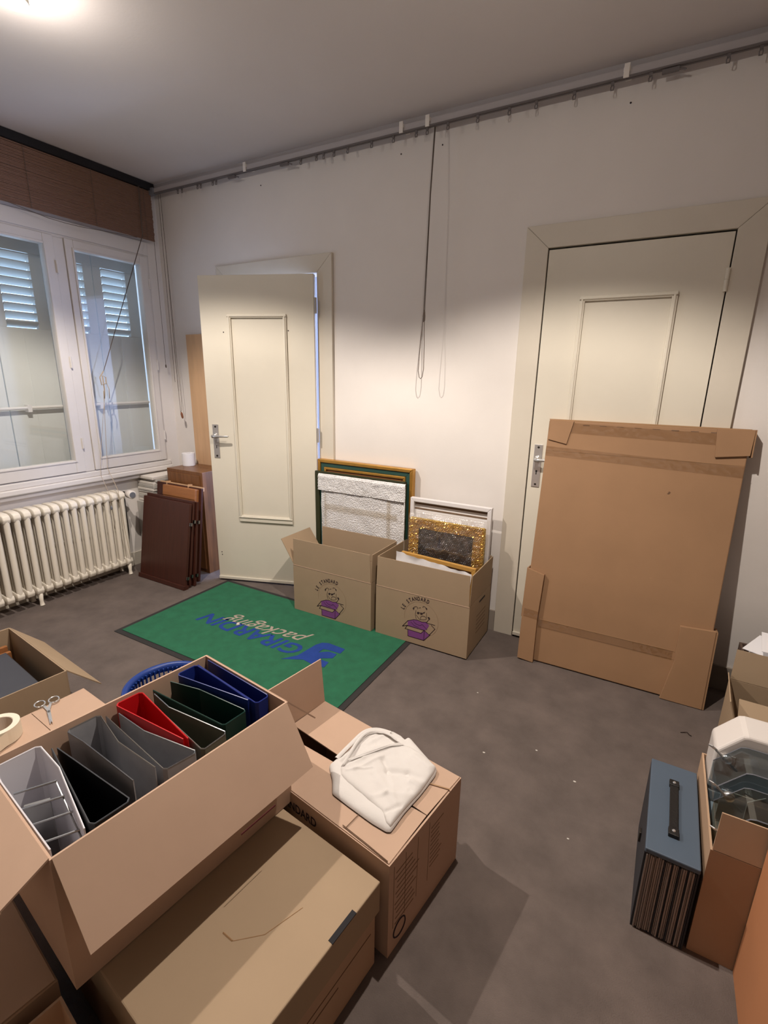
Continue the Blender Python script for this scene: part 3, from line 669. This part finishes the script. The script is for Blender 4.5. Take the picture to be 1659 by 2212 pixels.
# ------------------------------------------------------------------ large flat carton leaning on the closed door
t = thing('flat_carton', 'large flat brown carton leaning against the closed door', 'flat carton', (2.888, -.205, .0), rot=(R(-7.6), 0, R(.4)))
MB().box((0, 0, .006), (.83, .045, 1.262)).build('body', 'card_orange', t, .004)
def pad(name, poly, y=-.006, th=.005, m='card_orange'): return MB().prism([(x, z) for x, z in poly], 0, th, Matrix(((1, 0, 0, 0), (0, 0, -1, y), (0, 1, 0, 0), (0, 0, 0, 1))) ).build(name, m, t, .0015)
pad('corner_pad', [(.004, 1.264), (.118, 1.262), (.096, 1.148), (.006, 1.166)], -.001, .006)
pad('corner_pad', [(.705, 1.262), (.842, 1.266), (.838, 1.156), (.715, 1.140)], -.001, .010)
pad('corner_pad', [(-.012, .500), (.078, .478), (.072, .235), (.078, .0), (-.004, .006)], -.001, .022)
pad('corner_pad', [(.700, .365), (.838, .375), (.838, .0), (.668, .0), (.700, .19)], -.001, .020)
for a, b in (((-.012, -.02, .235), (-.006, .05, .5)), ((.838, -.018, 0), (.846, .055, .37)), ((.842, -.008, 1.15), (.847, .05, 1.266))): MB().box(a, b).build('pad_return', 'card_orange', t)
MB().box((.0, 0.002, 1.262), (.83, .043, 1.268)).build('top_seam', 'card_edge', t)
for i in range(9): MB().box((.16+i*.075, -.0006, 1.244+random.uniform(-.002, .002)), (.19+i*.075, 0.001, 1.247)).build('crimp_mark', 'print_shade_grey', t)
def tape(x0, z0, x1, z1, wd, y=-.0016): 
    return MB().add([(x0, y, z0), (x1, y, z1), (x1, y, z1+wd), (x0, y, z0+wd)], [(0, 1, 2, 3)]).build('clear_tape', 'tape_clear', t)
tape(.0, 1.085, .83, 1.060, .048); tape(.0, 1.205, .83, 1.19, .05); tape(.075, .190, .69, .190, .045); tape(.0, .24, .078, .235, .045, -.0245)
for a, b in (((.08, -.0012, .233), (.70, 0, .236)), ((.08, -.0012, .196), (.70, 0, .198)), ((.0, -.0012, 1.112), (.83, 0, 1.1135))): MB().box(a, b).build('fold_line', 'card_edge', t)
MB().prism([(.560, .960), (.566, .972), (.572, .968), (.566, .958)], 0, .001, Matrix(((1, 0, 0, 0), (0, 0, -1, -.0005), (0, 1, 0, 0), (0, 0, 0, 1)))).build('punch_mark', 'print_brown', t)

# ------------------------------------------------------------------ foreground left group
RB = R(82.47); h = Vector((.1311, .9914, 0)); n_ = Vector((-.9914, .1311, 0))
P2 = Vector((2.542, -2.31, 0)); LB, WBx, ZB, HB = .566, .370, .2725, .3275
cB = P2+h*(LB/2)+n_*(WBx/2)
bb = carton('binder_carton', 'open carton packed with coloured lever arch binders', (cB.x, cB.y, ZB), RB, LB, WBx, HB,
            [('front', (147, .180)), ('right', (138, .165)), ('left', (118, .175)), ('back', (178, .17))], 'card_light')
MB().box((.04, -WBx/2-.1055, HB-.1605), (.14, -WBx/2-.1045, HB-.156)).build('hand_slot', 'print_red', bb)
# binders: (label, mat, inner mat, [u,v polyline of the shell], top)
def binder(label, m, pts, ztop=.315, rings=0, edge='steel', m2=None):
    """pts: plan polyline in carton coords (u along length, v from near side) : cover end, spine corner, spine corner, cover end"""
    cu = sum(p[0] for p in pts)/len(pts); cv = sum(p[1] for p in pts)/len(pts)
    base = P2+h*cu+n_*cv
    t = thing('ring_binder', label, 'binder', (base.x, base.y, ZB+.0056), RB, 'binders in the carton')
    q = [Vector((u-cu, v-cv, 0)) for u, v in pts]
    # round the path with a Catmull-Rom along covers, keep spine corners tight
    th = .0026; L = []; Rr = []
    for i, p in enumerate(q):
        d0 = (q[i]-q[i-1]).normalized() if i else (q[1]-q[0]).normalized()
        d1 = (q[i+1]-q[i]).normalized() if i < len(q)-1 else d0
        n0 = Vector((-d0.y, d0.x, 0)); n1 = Vector((-d1.y, d1.x, 0)); nb = (n0+n1).normalized(); k = th/2/max(.35, nb.dot(n0))
        L.append(p+nb*k); Rr.append(p-nb*k)
    mb = MB(); N = len(q); vs = []
    for z in (0, ztop):
        vs += [(p.x, p.y, z) for p in L]+[(p.x, p.y, z) for p in Rr]
    fs = []
    for i in range(N-1):
        fs += [(i, i+1, 2*N+i+1, 2*N+i), (N+i+1, N+i, 3*N+i, 3*N+i+1), (2*N+i, 2*N+i+1, 3*N+i+1, 3*N+i), (i+1, i, N+i, N+i+1)]
    fs += [(0, 2*N, 3*N, N), (N-1, 2*N-1, 4*N-1, 3*N-1)]
    mb.add(vs, fs).build('cover_shell', m, t)
    em = MB()
    for i in range(N-1):
        a, b = (L[i]+Rr[i])/2, (L[i+1]+Rr[i+1])/2
        em.tube([(a.x, a.y, ztop), (b.x, b.y, ztop)], .0017, 5)
    em.build('top_edge', edge, t)
    if rings:
        rm = MB(); sp = [i for i in range(N)]
        a, b = q[1], q[-2]
        o0 = (q[0]+q[-1])/2; mid = (a+b)/2; dr = (o0-mid).normalized()
        pl = MB().box((-.0245, -.003, .06), (.0245, .003, .24), Matrix.Translation(mid+dr*.006) @ Matrix.Rotation(math.atan2(b.y-a.y, b.x-a.x), 4, 'Z')); pl.build('ring_plate', 'steel', t)
        ux = (b-a).normalized()
        for k, z in enumerate((.295, .285, .275, .262, .25, .235)):
            c = mid+dr*(.03+.045*k)
            rm.tube([tuple(c-ux*.040+Vector((0, 0, z))), tuple(c+ux*.038+Vector((0, 0, z+.004)))], .0024, 6)
        rm.tube([tuple(mid+dr*.03+ux*.037+Vector((0, 0, .296))), tuple(mid+dr*.26+ux*.030+Vector((0, 0, .236)))], .002, 6)
        rm.build('lever_mechanism', 'steel', t)
    return t
vb, vf = .352, .030
def rc(a, b, d=.006):  # chamfered spine corner pair from (u,v) order
    return a, b
binder('white binder at the near left end of the carton', 'bin_white', [(.012, .035), (.011, .29), (.014, vb-.008), (.022, vb), (.095, vb), (.104, vb-.008), (.104, .24), (.070, .032)], .310, rings=6, edge='bin_white')
binder('black binder next to the white one', 'bin_black', [(.118, .320), (.082, .040), (.088, .030), (.152, .030), (.159, .038), (.127, .312)], .308, edge='bin_grey_dark')
binder('dark backed grey binder with flared cover beside the black one', 'bin_grey', [(.186, .072), (.172, .28), (.163, vb-.008), (.169, vb), (.232, vb), (.239, vb-.008), (.222, .215), (.234, .070)], .312)
binder('grey binder with its spine to the near side left of the red one', 'bin_grey', [(.250, .340), (.246, .060), (.252, .052), (.316, .045), (.322, .053), (.283, .211), (.276, .326)], .306)
binder('bright red binder in the middle of the carton', 'bin_red', [(.319, .095), (.283, .33), (.281, vb-.008), (.288, vb), (.343, vb), (.350, vb-.008), (.327, .088)], .318, edge='bin_red')
binder('olive grey binder right of the red one', 'bin_olive', [(.354, .335), (.335, .050), (.341, .042), (.400, .046), (.406, .054), (.371, .25), (.377, .335)], .304)
binder('dark green binder between olive and blue ones', 'bin_green', [(.382, .350), (.396, .233), (.415, .080), (.421, .073), (.483, .075), (.487, .083), (.464, .252), (.434, .350)], .306, edge='bin_green')
binder('blue binder with its spine to the far side', 'bin_blue', [(.509, .095), (.457, vb-.008), (.463, vb), (.512, vb), (.519, vb-.008), (.517, .233), (.512, .095)], .317, edge='bin_blue')
binder('blue binder at the far right end of the carton', 'bin_blue', [(.525, .352), (.517, .075), (.523, .068), (.553, .068), (.559, .076), (.559, .352)], .314, edge='bin_blue')

# carton C with folded apron
aC = R(-8.55); cC = (2.7125, -1.5895)
bc = carton('closed_carton', 'closed moving carton with a folded white apron lying on it', (*cC, 0), aC, .562, .350, .306,
            [('front', (-90, .140, .172)), ('back', (-90, .158, .172)), ('left', (4, .172))], 'card_light')
mb = MB()
for k in range(11):
    y0 = -.15+random.random()*.01
    mb.box((.2810, y0, .085+k*.017), (.2814, y0+random.uniform(.07, .10), .088+k*.017))
for k in range(10):
    mb.box((.2810, .015, .12+k*.015), (.2814, .015+random.uniform(.04, .07), .1225+k*.015))
for y in (-.155, -.105, -.05, .005): mb.box((.2810, y, .08), (.2814, y+.0015, .285))
mb.build('printed_table', 'print_brown', bc)
mb = MB(); pts = [(.2815, -.125+.026*math.cos(R(a)), .055+.026*math.sin(R(a))) for a in range(0, 361, 15)]
mb.tube(pts, .0022, 4).build('printed_stamp', 'print_black', bc)
vs, fs = fit_text('LE STANDARD', .20, .03, offset=.02)
MB().add([(x-.17, -.1756, .246+y) for x, y, z in vs], fs).build('printed_lettering', 'print_black', bc)
MB().box((.13, -.165, .3125), (.132, -.06, .3128)).tube([(.272, -.171, .312), (.20, -.168, .313), (.12, -.166, .313)], .0014, 4).build('torn_edge', 'print_brown', bc)
MB().add([(.10, .05, .3125), (.28, .11, .3125), (.28, .114, .3125), (.10, .053, .3125)], [(0, 1, 2, 3)]).build('crease', 'card_edge', bc)
o = MB().box((-.10, -.02, 0), (.12, .02, .05)).build('amber_bottle_box', 'wood_orange', None, .004, loc=(2.71, -1.60, .24), rot=(0, 0, aC)); tag(o, 'orange item glimpsed in the gap of the closed carton', 'item')
o.location.z = .20
# folded apron
OUT = [(2.660, -1.628), (2.664, -1.598), (2.676, -1.542), (2.672, -1.492), (2.680, -1.457), (2.702, -1.425), (2.729, -1.419), (2.756, -1.402), (2.789, -1.407), (2.808, -1.415), (2.817, -1.399), (2.879, -1.436), (2.945, -1.474), (2.950, -1.500), (2.943, -1.582), (2.930, -1.66), (2.926, -1.727), (2.915, -1.733), (2.868, -1.730), (2.783, -1.716), (2.727, -1.705), (2.716, -1.690), (2.700, -1.667)]
TOP = [(2.700, -1.628), (2.708, -1.590), (2.716, -1.555), (2.745, -1.500), (2.780, -1.462), (2.812, -1.447), (2.845, -1.445), (2.888, -1.454), (2.943, -1.478), (2.946, -1.50), (2.941, -1.579), (2.928, -1.657), (2.922, -1.722), (2.907, -1.720), (2.884, -1.699), (2.821, -1.680), (2.751, -1.662), (2.715, -1.648)]
RIDGE = [((2.717, -1.614), (2.744, -1.566), .0030, .006), ((2.744, -1.566), (2.800, -1.458), .0035, .006), ((2.745, -1.616), (2.790, -1.530), .0035, .005), ((2.725, -1.630), (2.785, -1.585), .0030, .004),
         ((2.801, -1.544), (2.833, -1.572), -.0070, .010), ((2.833, -1.572), (2.885, -1.553), -.0060, .010), ((2.885, -1.553), (2.940, -1.545), -.0045, .008), ((2.905, -1.575), (2.943, -1.563), .0060, .006), ((2.838, -1.673), (2.866, -1.645), .0040, .005),
         ((2.866, -1.645), (2.925, -1.620), .0030, .007), ((2.917, -1.603), (2.944, -1.597), -.0040, .005), ((2.80, -1.60), (2.90, -1.66), .0030, .012), ((2.75, -1.49), (2.775, -1.465), -.004, .006), ((2.735, -1.545), (2.76, -1.505), .004, .005), ((2.89, -1.70), (2.92, -1.66), -.005, .005), ((2.87, -1.48), (2.93, -1.50), .003, .008)]
def seg_d(x, y, a, b):
    vx, vy = b[0]-a[0], b[1]-a[1]; u = max(0, min(1, ((x-a[0])*vx+(y-a[1])*vy)/(vx*vx+vy*vy)))
    return math.hypot(x-a[0]-u*vx, y-a[1]-u*vy)
def apron_layer(outline, z0, hgt, seed, amp, nr=30, sub=6, ridges=()):
    cx = sum(p[0] for p in outline)/len(outline); cy = sum(p[1] for p in outline)/len(outline)
    ring_ = []; n = len(outline)
    for i in range(n):
        a, b = Vector(outline[i]), Vector(outline[(i+1) % n])
        for k in range(sub): ring_.append(a.lerp(b, k/sub))
    ring_ = [(ring_[k-1]+ring_[k]*2+ring_[(k+1) % len(ring_)])/4 for k in range(len(ring_))]
    N = len(ring_); vs = []; fs = []
    def hh(x, y, r):
        e = hgt*(1-r**16)**.5
        rd = x*.6+y*.8
        w = (1-2*abs(noise.noise(Vector((rd*34+seed, (x*.8-y*.6)*9, 7)))))*amp*.3+noise.noise(Vector((x*15+seed, y*15, 1)))*amp*.6+noise.noise(Vector((x*48, y*48+seed, 2)))*amp*.18
        for a, b, hg, sg in ridges: w += hg*math.exp(-(seg_d(x, y, a, b)/sg)**2)
        return z0+max(.001, e+w*(1-r**10))
    vs = [(cx, cy, hh(cx, cy, 0))]
    for j in range(1, nr+1):
        r = 1-(1-j/nr)**1.35 if j < nr else 1
        for p in ring_: x = cx+(p.x-cx)*r; y = cy+(p.y-cy)*r; vs.append((x, y, hh(x, y, r) if j < nr else z0+.0005))
    for k in range(N): fs.append((0, 1+k, 1+(k+1) % N))
    for j in range(nr-1):
        for k in range(N): a = 1+j*N+k; b = 1+j*N+(k+1) % N; fs.append((a, a+N, b+N, b))
    return vs, fs
ZC = .3135
t = thing('folded_apron', 'folded white cotton apron with straps on the closed carton', 'apron', (2.80, -1.55, ZC))
def off(vs): return [(x-2.80, y+1.55, z-ZC) for x, y, z in vs]
vs, fs = apron_layer(OUT, ZC, .014, 2, .006, ridges=[((2.69, -1.60), (2.70, -1.50), -.006, .006), ((2.72, -1.50), (2.75, -1.43), .005, .007), ((2.70, -1.52), (2.72, -1.45), .005, .005), ((2.78, -1.43), (2.81, -1.42), -.005, .006)]); MB().add(off(vs), fs).build('lower_fold', 'cloth', t, smooth=True)
vs, fs = apron_layer(TOP, ZC+.009, .013, 9, .006, 46, 8, RIDGE); MB().add(off(vs), fs).build('upper_fold', 'cloth', t, smooth=True)
def strap(pts, wd=.011, th=.003):
    P = [Vector(p) for p in pts]; vs = []; fs = []
    for i, p in enumerate(P):
        d = (P[min(i+1, len(P)-1)]-P[max(i-1, 0)]).normalized(); s = d.cross(Vector((0, 0, 1))).normalized()*wd/2
        vs += [tuple(p-s), tuple(p-s*.5+Vector((0, 0, th))), tuple(p+s*.5+Vector((0, 0, th))), tuple(p+s)]
    for i in range(len(P)-1):
        for k in range(3): a = i*4+k; fs.append((a, a+1, a+5, a+4))
    return vs, fs
def arc(pts, m=6):
    o = []; V = [Vector(p) for p in pts]
    for i in range(len(V)-1):
        p0, p1, p2, p3 = V[max(i-1, 0)], V[i], V[i+1], V[min(i+2, len(V)-1)]
        for s in range(m): u = s/m; o.append(tuple(.5*((2*p1)+(-p0+p2)*u+(2*p0-5*p1+4*p2-p3)*u*u+(-p0+3*p1-3*p2+p3)*u**3)))
    return o+[tuple(V[-1])]
for pts, wd, th, nm in (([(2.706, -1.622, ZC+.026), (2.700, -1.573, ZC+.027), (2.692, -1.515, ZC+.026), (2.697, -1.469, ZC+.025), (2.722, -1.446, ZC+.024), (2.758, -1.441, ZC+.025), (2.800, -1.452, ZC+.030)], .010, .003, 'strap'),
                        ([(2.668, -1.600, ZC+.012), (2.676, -1.53, ZC+.018), (2.684, -1.462, ZC+.018), (2.715, -1.432, ZC+.018), (2.76, -1.424, ZC+.018)], .014, .003, 'strap'),
                        ([(2.710, -1.600, ZC+.027), (2.745, -1.548, ZC+.030), (2.782, -1.492, ZC+.029), (2.812, -1.455, ZC+.024)], .005, .0012, 'hem'),
                        ([(2.717, -1.596, ZC+.027), (2.753, -1.548, ZC+.030), (2.790, -1.490, ZC+.029), (2.822, -1.455, ZC+.024)], .004, .0010, 'hem')):
    vs, fs = strap(arc(pts), wd, th); MB().add(off(vs), fs).build(nm, 'cloth', t, smooth=True)

# lidded archive box under the binder carton
aL = R(-7.2); xh = Vector((math.cos(aL), math.sin(aL), 0)); yh = Vector((-math.sin(aL), math.cos(aL), 0))
corner = Vector((2.950, -1.822, 0)); LL, LW = .75, .492
cl = corner-xh*(LL/2)-yh*(LW/2)
t = thing('lidded_archive_box', 'wide archive box with lid under the binder carton', 'box', (cl.x, cl.y, 0), aL)
MB().box((-LL/2+.008, -LW/2+.008, .0), (LL/2-.008, LW/2-.008, .26)).build('body', 'card', t, .002)
MB().box((-LL/2, -LW/2, .175), (LL/2, LW/2, .27)).build('lid', 'card_tan', t, .003)
MB().box((LL/2-.012, .075, .2685), (LL/2+.0005, .155, .2712)).build('hand_slot', 'black_strip', t)
MB().box((LL/2-.008, -.22, .12), (LL/2-.0072, .22, .1225)).box((LL/2-.008, -.22, .095), (LL/2-.0072, .10, .098)).build('printed_lines', 'print_brown', t)
MB().tube([(.20, -.05, .2702), (.245, .0, .2704), (.27, .09, .2703)], .0009, 4).tube([(.17, -.052, .2703), (.20, -.05, .2704)], .002, 4).build('scuff', 'card_edge', t)

# carton D with scissors and tape
aD = R(-5); 
bd = carton('closed_carton', 'closed carton behind the binders carrying scissors and tape', (1.884, -1.964, 0), aD, .535, .350, .298,
            [('front', (-90, .172)), ('back', (-90, .172))], 'card_light')
t = thing('scissors', 'small chrome scissors lying open handled on the carton', 'scissors', (1.665, -1.905, .3035), R(-22))
for s in (-1, 1):
    MB().tube([(-.052+.019*math.cos(R(a)), s*.021+.016*math.sin(R(a)), .005) for a in range(0, 361, 24)], .0026, 8).build('finger_ring', 'chrome', t, smooth=True)
    MB().prism([(-.036, s*.010-.004), (-.036, s*.010+.004), (.0, .005), (.03, .005), (.085, s*.003+.001), (.085, s*.003-.001), (.03, -.005), (.0, -.005)], .0005 if s < 0 else .0035, .003 if s < 0 else .006).build('blade', 'chrome', t)
MB().lathe([(.004, 0), (.004, .003)], 12, Tm((.015, 0, .006))).build('pivot_screw', 'steel', t)
t = thing('tape_roll', 'roll of white masking tape lying on the carton', 'tape', (1.675, -2.055, .3035))
MB().lathe([(.040, .0), (.058, 0), (.058, .05), (.040, .05), (.040, 0)], 40, cap=False).build('tape', 'tape_roll', t)
MB().lathe([(.0385, .001), (.040, .001), (.040, .049), (.0385, .049), (.0385, .001)], 40, cap=False).build('core', 'tape_core', t)
MB().add([(.058, .0, .002), (.07, -.04, .001), (.07, -.04, .046), (.058, 0, .048)], [(0, 1, 2, 3)]).build('loose_end', 'tape_roll', t)
mb = MB()
for a in range(0, 180, 18):
    T = Matrix.Rotation(R(a+100), 4, 'Z') @ Matrix.Translation((-.0382, 0, 0))
    mb.box((-.0001, -.004, .030), (.0004, .004, .033), T).box((-.0001, -.003, .016), (.0004, .003, .019), T)
mb.build('core_print', 'print_shade_grey', t)

# carton E with device
aE = R(-5.8)
be = carton('open_carton', 'open carton near the radiator with a dark folder inside', (1.160, -1.880, 0), aE, .575, .350, .298,
            [('back', (137, .178)), ('right', (176, .17)), ('front', (170, .17)), ('left', (150, .17))], 'card_tan')
t = thing('document_case', 'dark grey document case lying in the open carton', 'case', (1.17, -1.89, .205), aE, rot=(R(1.5), R(2), aE))
MB().box((-.21, -.14, 0), (.21, .13, .014)).build('lid', 'device_dark', t, .004)
MB().box((-.205, -.135, -.175), (.205, .125, -.002)).build('base', 'device_dark', t, .004)
for i in range(2):
    o = MB().box((-.009, -.12, 0), (.009, .14, .225-.02*i)).build('wood_offcut', 'wood_orange', None, .002, loc=(.916+i*.026, -1.855, .012), rot=(0, 0, aE))
    tag(o, ('taller orange wooden slat upright in the open carton', 'shorter orange wooden slat upright in the open carton')[i], 'slat', 'slats in the open carton')

# blue basket
t = thing('waste_basket', 'round blue slotted plastic basket behind the binder carton', 'basket', (1.880, -1.590, 0))
MB().lathe([(.10, 0), (.11, .012), (.125, .15), (.132, .215), (.129, .215), (.120, .15), (.105, .014), (.01, .014)], 40, cap=False).build('bowl', 'basket_blue', t, smooth=True)
MB().lathe([(.140, .270), (.152, .280), (.160, .292), (.158, .300), (.150, .303), (.140, .298), (.136, .284), (.140, .270)], 48, cap=False).build('rim', 'basket_blue', t, smooth=True)
rb = MB().box((-.0035, -.0025, .21), (.0035, .0025, .29), Matrix.Translation((.131, 0, 0)) @ Matrix.Rotation(R(0), 4, 'Y')).build('slat', 'basket_blue', t)
for k in range(1, 48): share(rb, t, None, (0, 0, 2*math.pi*k/48))
for i in range(3): pass

# dark cartons at the lower left
bf = carton('open_carton', 'dark open carton at the lower left beside the archive box', (2.680, -2.530, 0), R(-8), .40, .36, .248, [], 'card')
bg = carton('closed_carton', 'closed carton in shade at the lower left corner', (2.175, -2.462, 0), R(-8), .54, .38, .240, [('front', (-90, .188)), ('back', (-90, .188))], 'card')

# ------------------------------------------------------------------ right group
t = thing('filing_case', 'slate blue filing case with black strap handle standing on the floor', 'filing case', (3.568, -1.222, 0), R(-.8))
MB().box((-.062, -.182, .262), (.062, .182, .277)).build('lid', 'slate', t, .003)
MB().box((-.062, -.176, .0), (-.058, .182, .262)).box((.058, -.176, 0), (.062, .182, .262)).box((-.058, .176, 0), (.058, .182, .262)).box((-.058, -.176, 0), (.058, .176, .004)).build('shell', 'slate_dark', t)
sh = None; k = 0; x = -.0565
while x < .0555:
    wd = random.choice((.0022, .003, .004)); dy = random.uniform(0, .006)
    m = ('pages', 'slate_dark', 'pages', 'paper_grey')[k % 4] if random.random() > .3 else 'pages'
    MB().box((x, -.180+dy, .005), (x+wd, .17, .258-random.uniform(0, .004))).build('divider_sheet', 'pages' if m == 'paper_grey' else m, t); x += wd+.0012; k += 1
MB().box((-.011, -.10, .283), (.011, .085, .287)).box((-.0125, -.115, .277), (.0125, -.088, .289)).box((-.0125, .075, .277), (.0125, .10, .289)).build('strap_handle', 'leather_black', t, .004)
for y in (-.10, .088): MB().lathe([(.0045, 0), (.003, .002)], 12, Tm((0, y, .289))).build('rivet', 'chrome', t)
MB().box((-.068, .012, .10), (-.062, .032, .135)).build('latch', 'dark_metal', t, .001)

bh = carton('brown_carton', 'tall brown carton holding the disk storage boxes', (3.80, -1.20, 0), 0, .325, .375, .335,
            [('front', (-6, .105))], 'card')
MB().box((-.055, -.1882, .235), (-.045, -.1876, .29)).build('printed_marks', 'print_red', bh)
labs = ['white disk storage box with chrome key lock at the back', 'smoke blue disk storage box in the middle of three', 'smoke brown disk storage box at the front of three']
for i, (yc, lidm, basem, zt) in enumerate(((-1.07, 'disk_white', 'disk_white', .505), (-1.185, 'smoke_blue', 'disk_grey', .475), (-1.305, 'smoke_brown', 'disk_beige', .440))):
    t = thing('disk_storage_box', labs[i], 'storage box', (3.648, yc, .012), 0, 'disk storage boxes in the carton')
    zz = zt-.012
    prof = [(0, zz-.20), (0, zz-.072), (.055, zz-.004), (.068, zz), (.27, zz), (.283, zz-.01), (.283, zz-.20)]
    hy = .054
    MB().box((0, -hy, 0), (.283, hy, zz-.205)).build('base', basem, t, .004)
    if i == 0:
        MB().prism(prof, -hy, hy, Matrix(((1, 0, 0, 0), (0, 0, 1, 0), (0, 1, 0, 0), (0, 0, 0, 1)))).build('lid', lidm, t, .010, seg=3)
        MB().box((.006, -hy-.0012, zz-.135), (.05, -hy, zz-.075)).build('lock_recess', 'disk_white', t, .001)
    else:
        n = len(prof); mb = MB()
        for s in (-hy, hy): mb.add([(x, s, z) for x, z in prof], [tuple(range(n))])
        for k in range(n-1): a, b = prof[k], prof[k+1]; mb.add([(a[0], -hy, a[1]), (b[0], -hy, b[1]), (b[0], hy, b[1]), (a[0], hy, a[1])], [(0, 1, 2, 3)])
        mb.build('lid', lidm, t)
        em = MB().tube([(x, -hy, z) for x, z in prof[1:-1]], .0016, 5).tube([(x, hy, z) for x, z in prof[1:-1]], .0012, 5); em.build('lid_edge', 'plastic_grey', t)
        for k in range(4):
            MB().prism([(0, 0), (.055, 0), (.055, .09), (.04, .12), (.0, .10)], 0, .003, Matrix.Translation((.075+k*.052, -.035+.015*(k % 2), zz-.20)) @ Matrix.Rotation(R(90), 4, 'X') @ Matrix.Rotation(R(20), 4, 'Y')).build('divider_tab', basem, t)
        MB().box((.02, -.02, zz-.20), (.26, -.017, zz-.10)).build('divider_tab', basem, t)
    MB().lathe([(.014, 0), (.014, .008), (.010, .012), (.002, .013)], 16, Tm((.03, -hy-.001, zz-.085), rx=R(90))).build('lock', 'chrome', t, smooth=True)
    MB().tube([(.03, -hy-.006, zz-.10), (.015, -hy-.012, zz-.075), (-.002, -hy-.014, zz-.06)], [.004, .0035, .003], 8).prism([(-.004, -.009), (.012, -.011), (.018, 0), (.012, .011), (-.004, .009)], -.001, .001, Tm((-.004, -hy-.014, zz-.058), rx=R(40), ry=R(-150))).build('key', 'chrome', t)
    if i == 0: MB().box((.135, -hy-.0012, zz-.07), (.160, -hy, zz-.05)).build('name_plate', 'disk_grey', t)

carton('rust_carton', 'rust brown carton cut by the lower right edge of view', (4.03, -1.70, 0), 0, .58, .62, .45, [('left', (-88, .28)), ('right', (-88, .28))], 'card_rust')
bj = carton('open_carton', 'open carton with raised flaps before the envelopes', (4.045, -.565, 0), R(-2), .56, .36, .275,
            [('back', (12, .125)), ('left', (18, .10, .03)), ('front', (-60, .12))], 'card_tan')
t = thing('dark_crate', 'dark brown crate against the wall holding envelopes', 'crate', (4.08, -.205, 0))
MB().box((-.25, -.13, 0), (.25, .13, .008)).build('bottom', 'crate_dark', t)
for a, b in (((-.25, -.13, .008), (.25, -.12, .31)), ((-.25, .12, .008), (.25, .13, .31)), ((-.25, -.12, .008), (-.24, .12, .31)), ((.24, -.12, .008), (.25, .12, .31))): MB().box(a, b).build('side_board', 'crate_dark', t, .001)
for i, (x, y, rz, tl, z) in enumerate(((3.99, -.20, 8, 8, .324), (3.96, -.21, -18, 12, .336), (4.00, -.22, 24, 14, .350), (3.95, -.22, -30, 16, .366), (4.03, -.21, 12, 14, .382), (3.99, -.22, -6, 18, .396))):
    o = MB().box((-.11, -.075, 0), (.11, .075, .0016)).box((-.1099, -.0749, .0016), (.1099, .02, .0022)).build('envelope', 'paper_white', None)
    o.location = (x, y, z); o.rotation_euler = (R(tl*.5), R(-2), R(rz))
    tag(o, ('lowest envelope poking left from the crate', 'second envelope in the loose crate pile', 'tilted envelope in the middle of the crate pile', 'envelope pointing down at the left of the crate pile', 'upper envelope lying right in the crate pile', 'topmost envelope with a printed address over the crate')[i], 'envelope', 'envelopes in the dark crate')
    if i == 5: MB().box((-.035, .025, .0017), (-.005, .045, .002)).build('address_print', 'print_shade_grey', o)

# ------------------------------------------------------------------ crumbs on the carpet
for i, (x, y, r, lab) in enumerate(((3.29, -.95, .004, 'white crumb on the bare carpet in mid floor'), (3.13, -.86, .0035, 'small white crumb right of the apron carton'), (3.31, -1.21, .003, 'tiny crumb between carton and filing case'),
                        (2.80, -.62, .003, 'pale crumb on carpet below the printed carton'), (2.95, -.98, .004, 'flat pale scrap on the carpet near the mat'), (3.05, -1.93, .004, 'pale scrap on the carpet beside the archive box'))):
    o = MB().lathe([(r*.6, 0), (r, r*.3), (r*.5, r*.7), (.0005, r*.8)], 7, Matrix.Scale(1.4, 4, (1, 0, 0))).build('paper_scrap', 'speck', None, loc=(x, y, 0)); tag(o, lab, 'scrap', 'scraps on the carpet')
o = MB().tube([(-.02, 0, .002), (-.006, .008, .003), (.004, .010, .006), (.012, 0, .003), (.02, -.002, .002)], .0016, 5).build('twig', 'twig', None, loc=(3.66, -.44, 0)); tag(o, 'short dark twig on the carpet before the flat carton', 'twig')
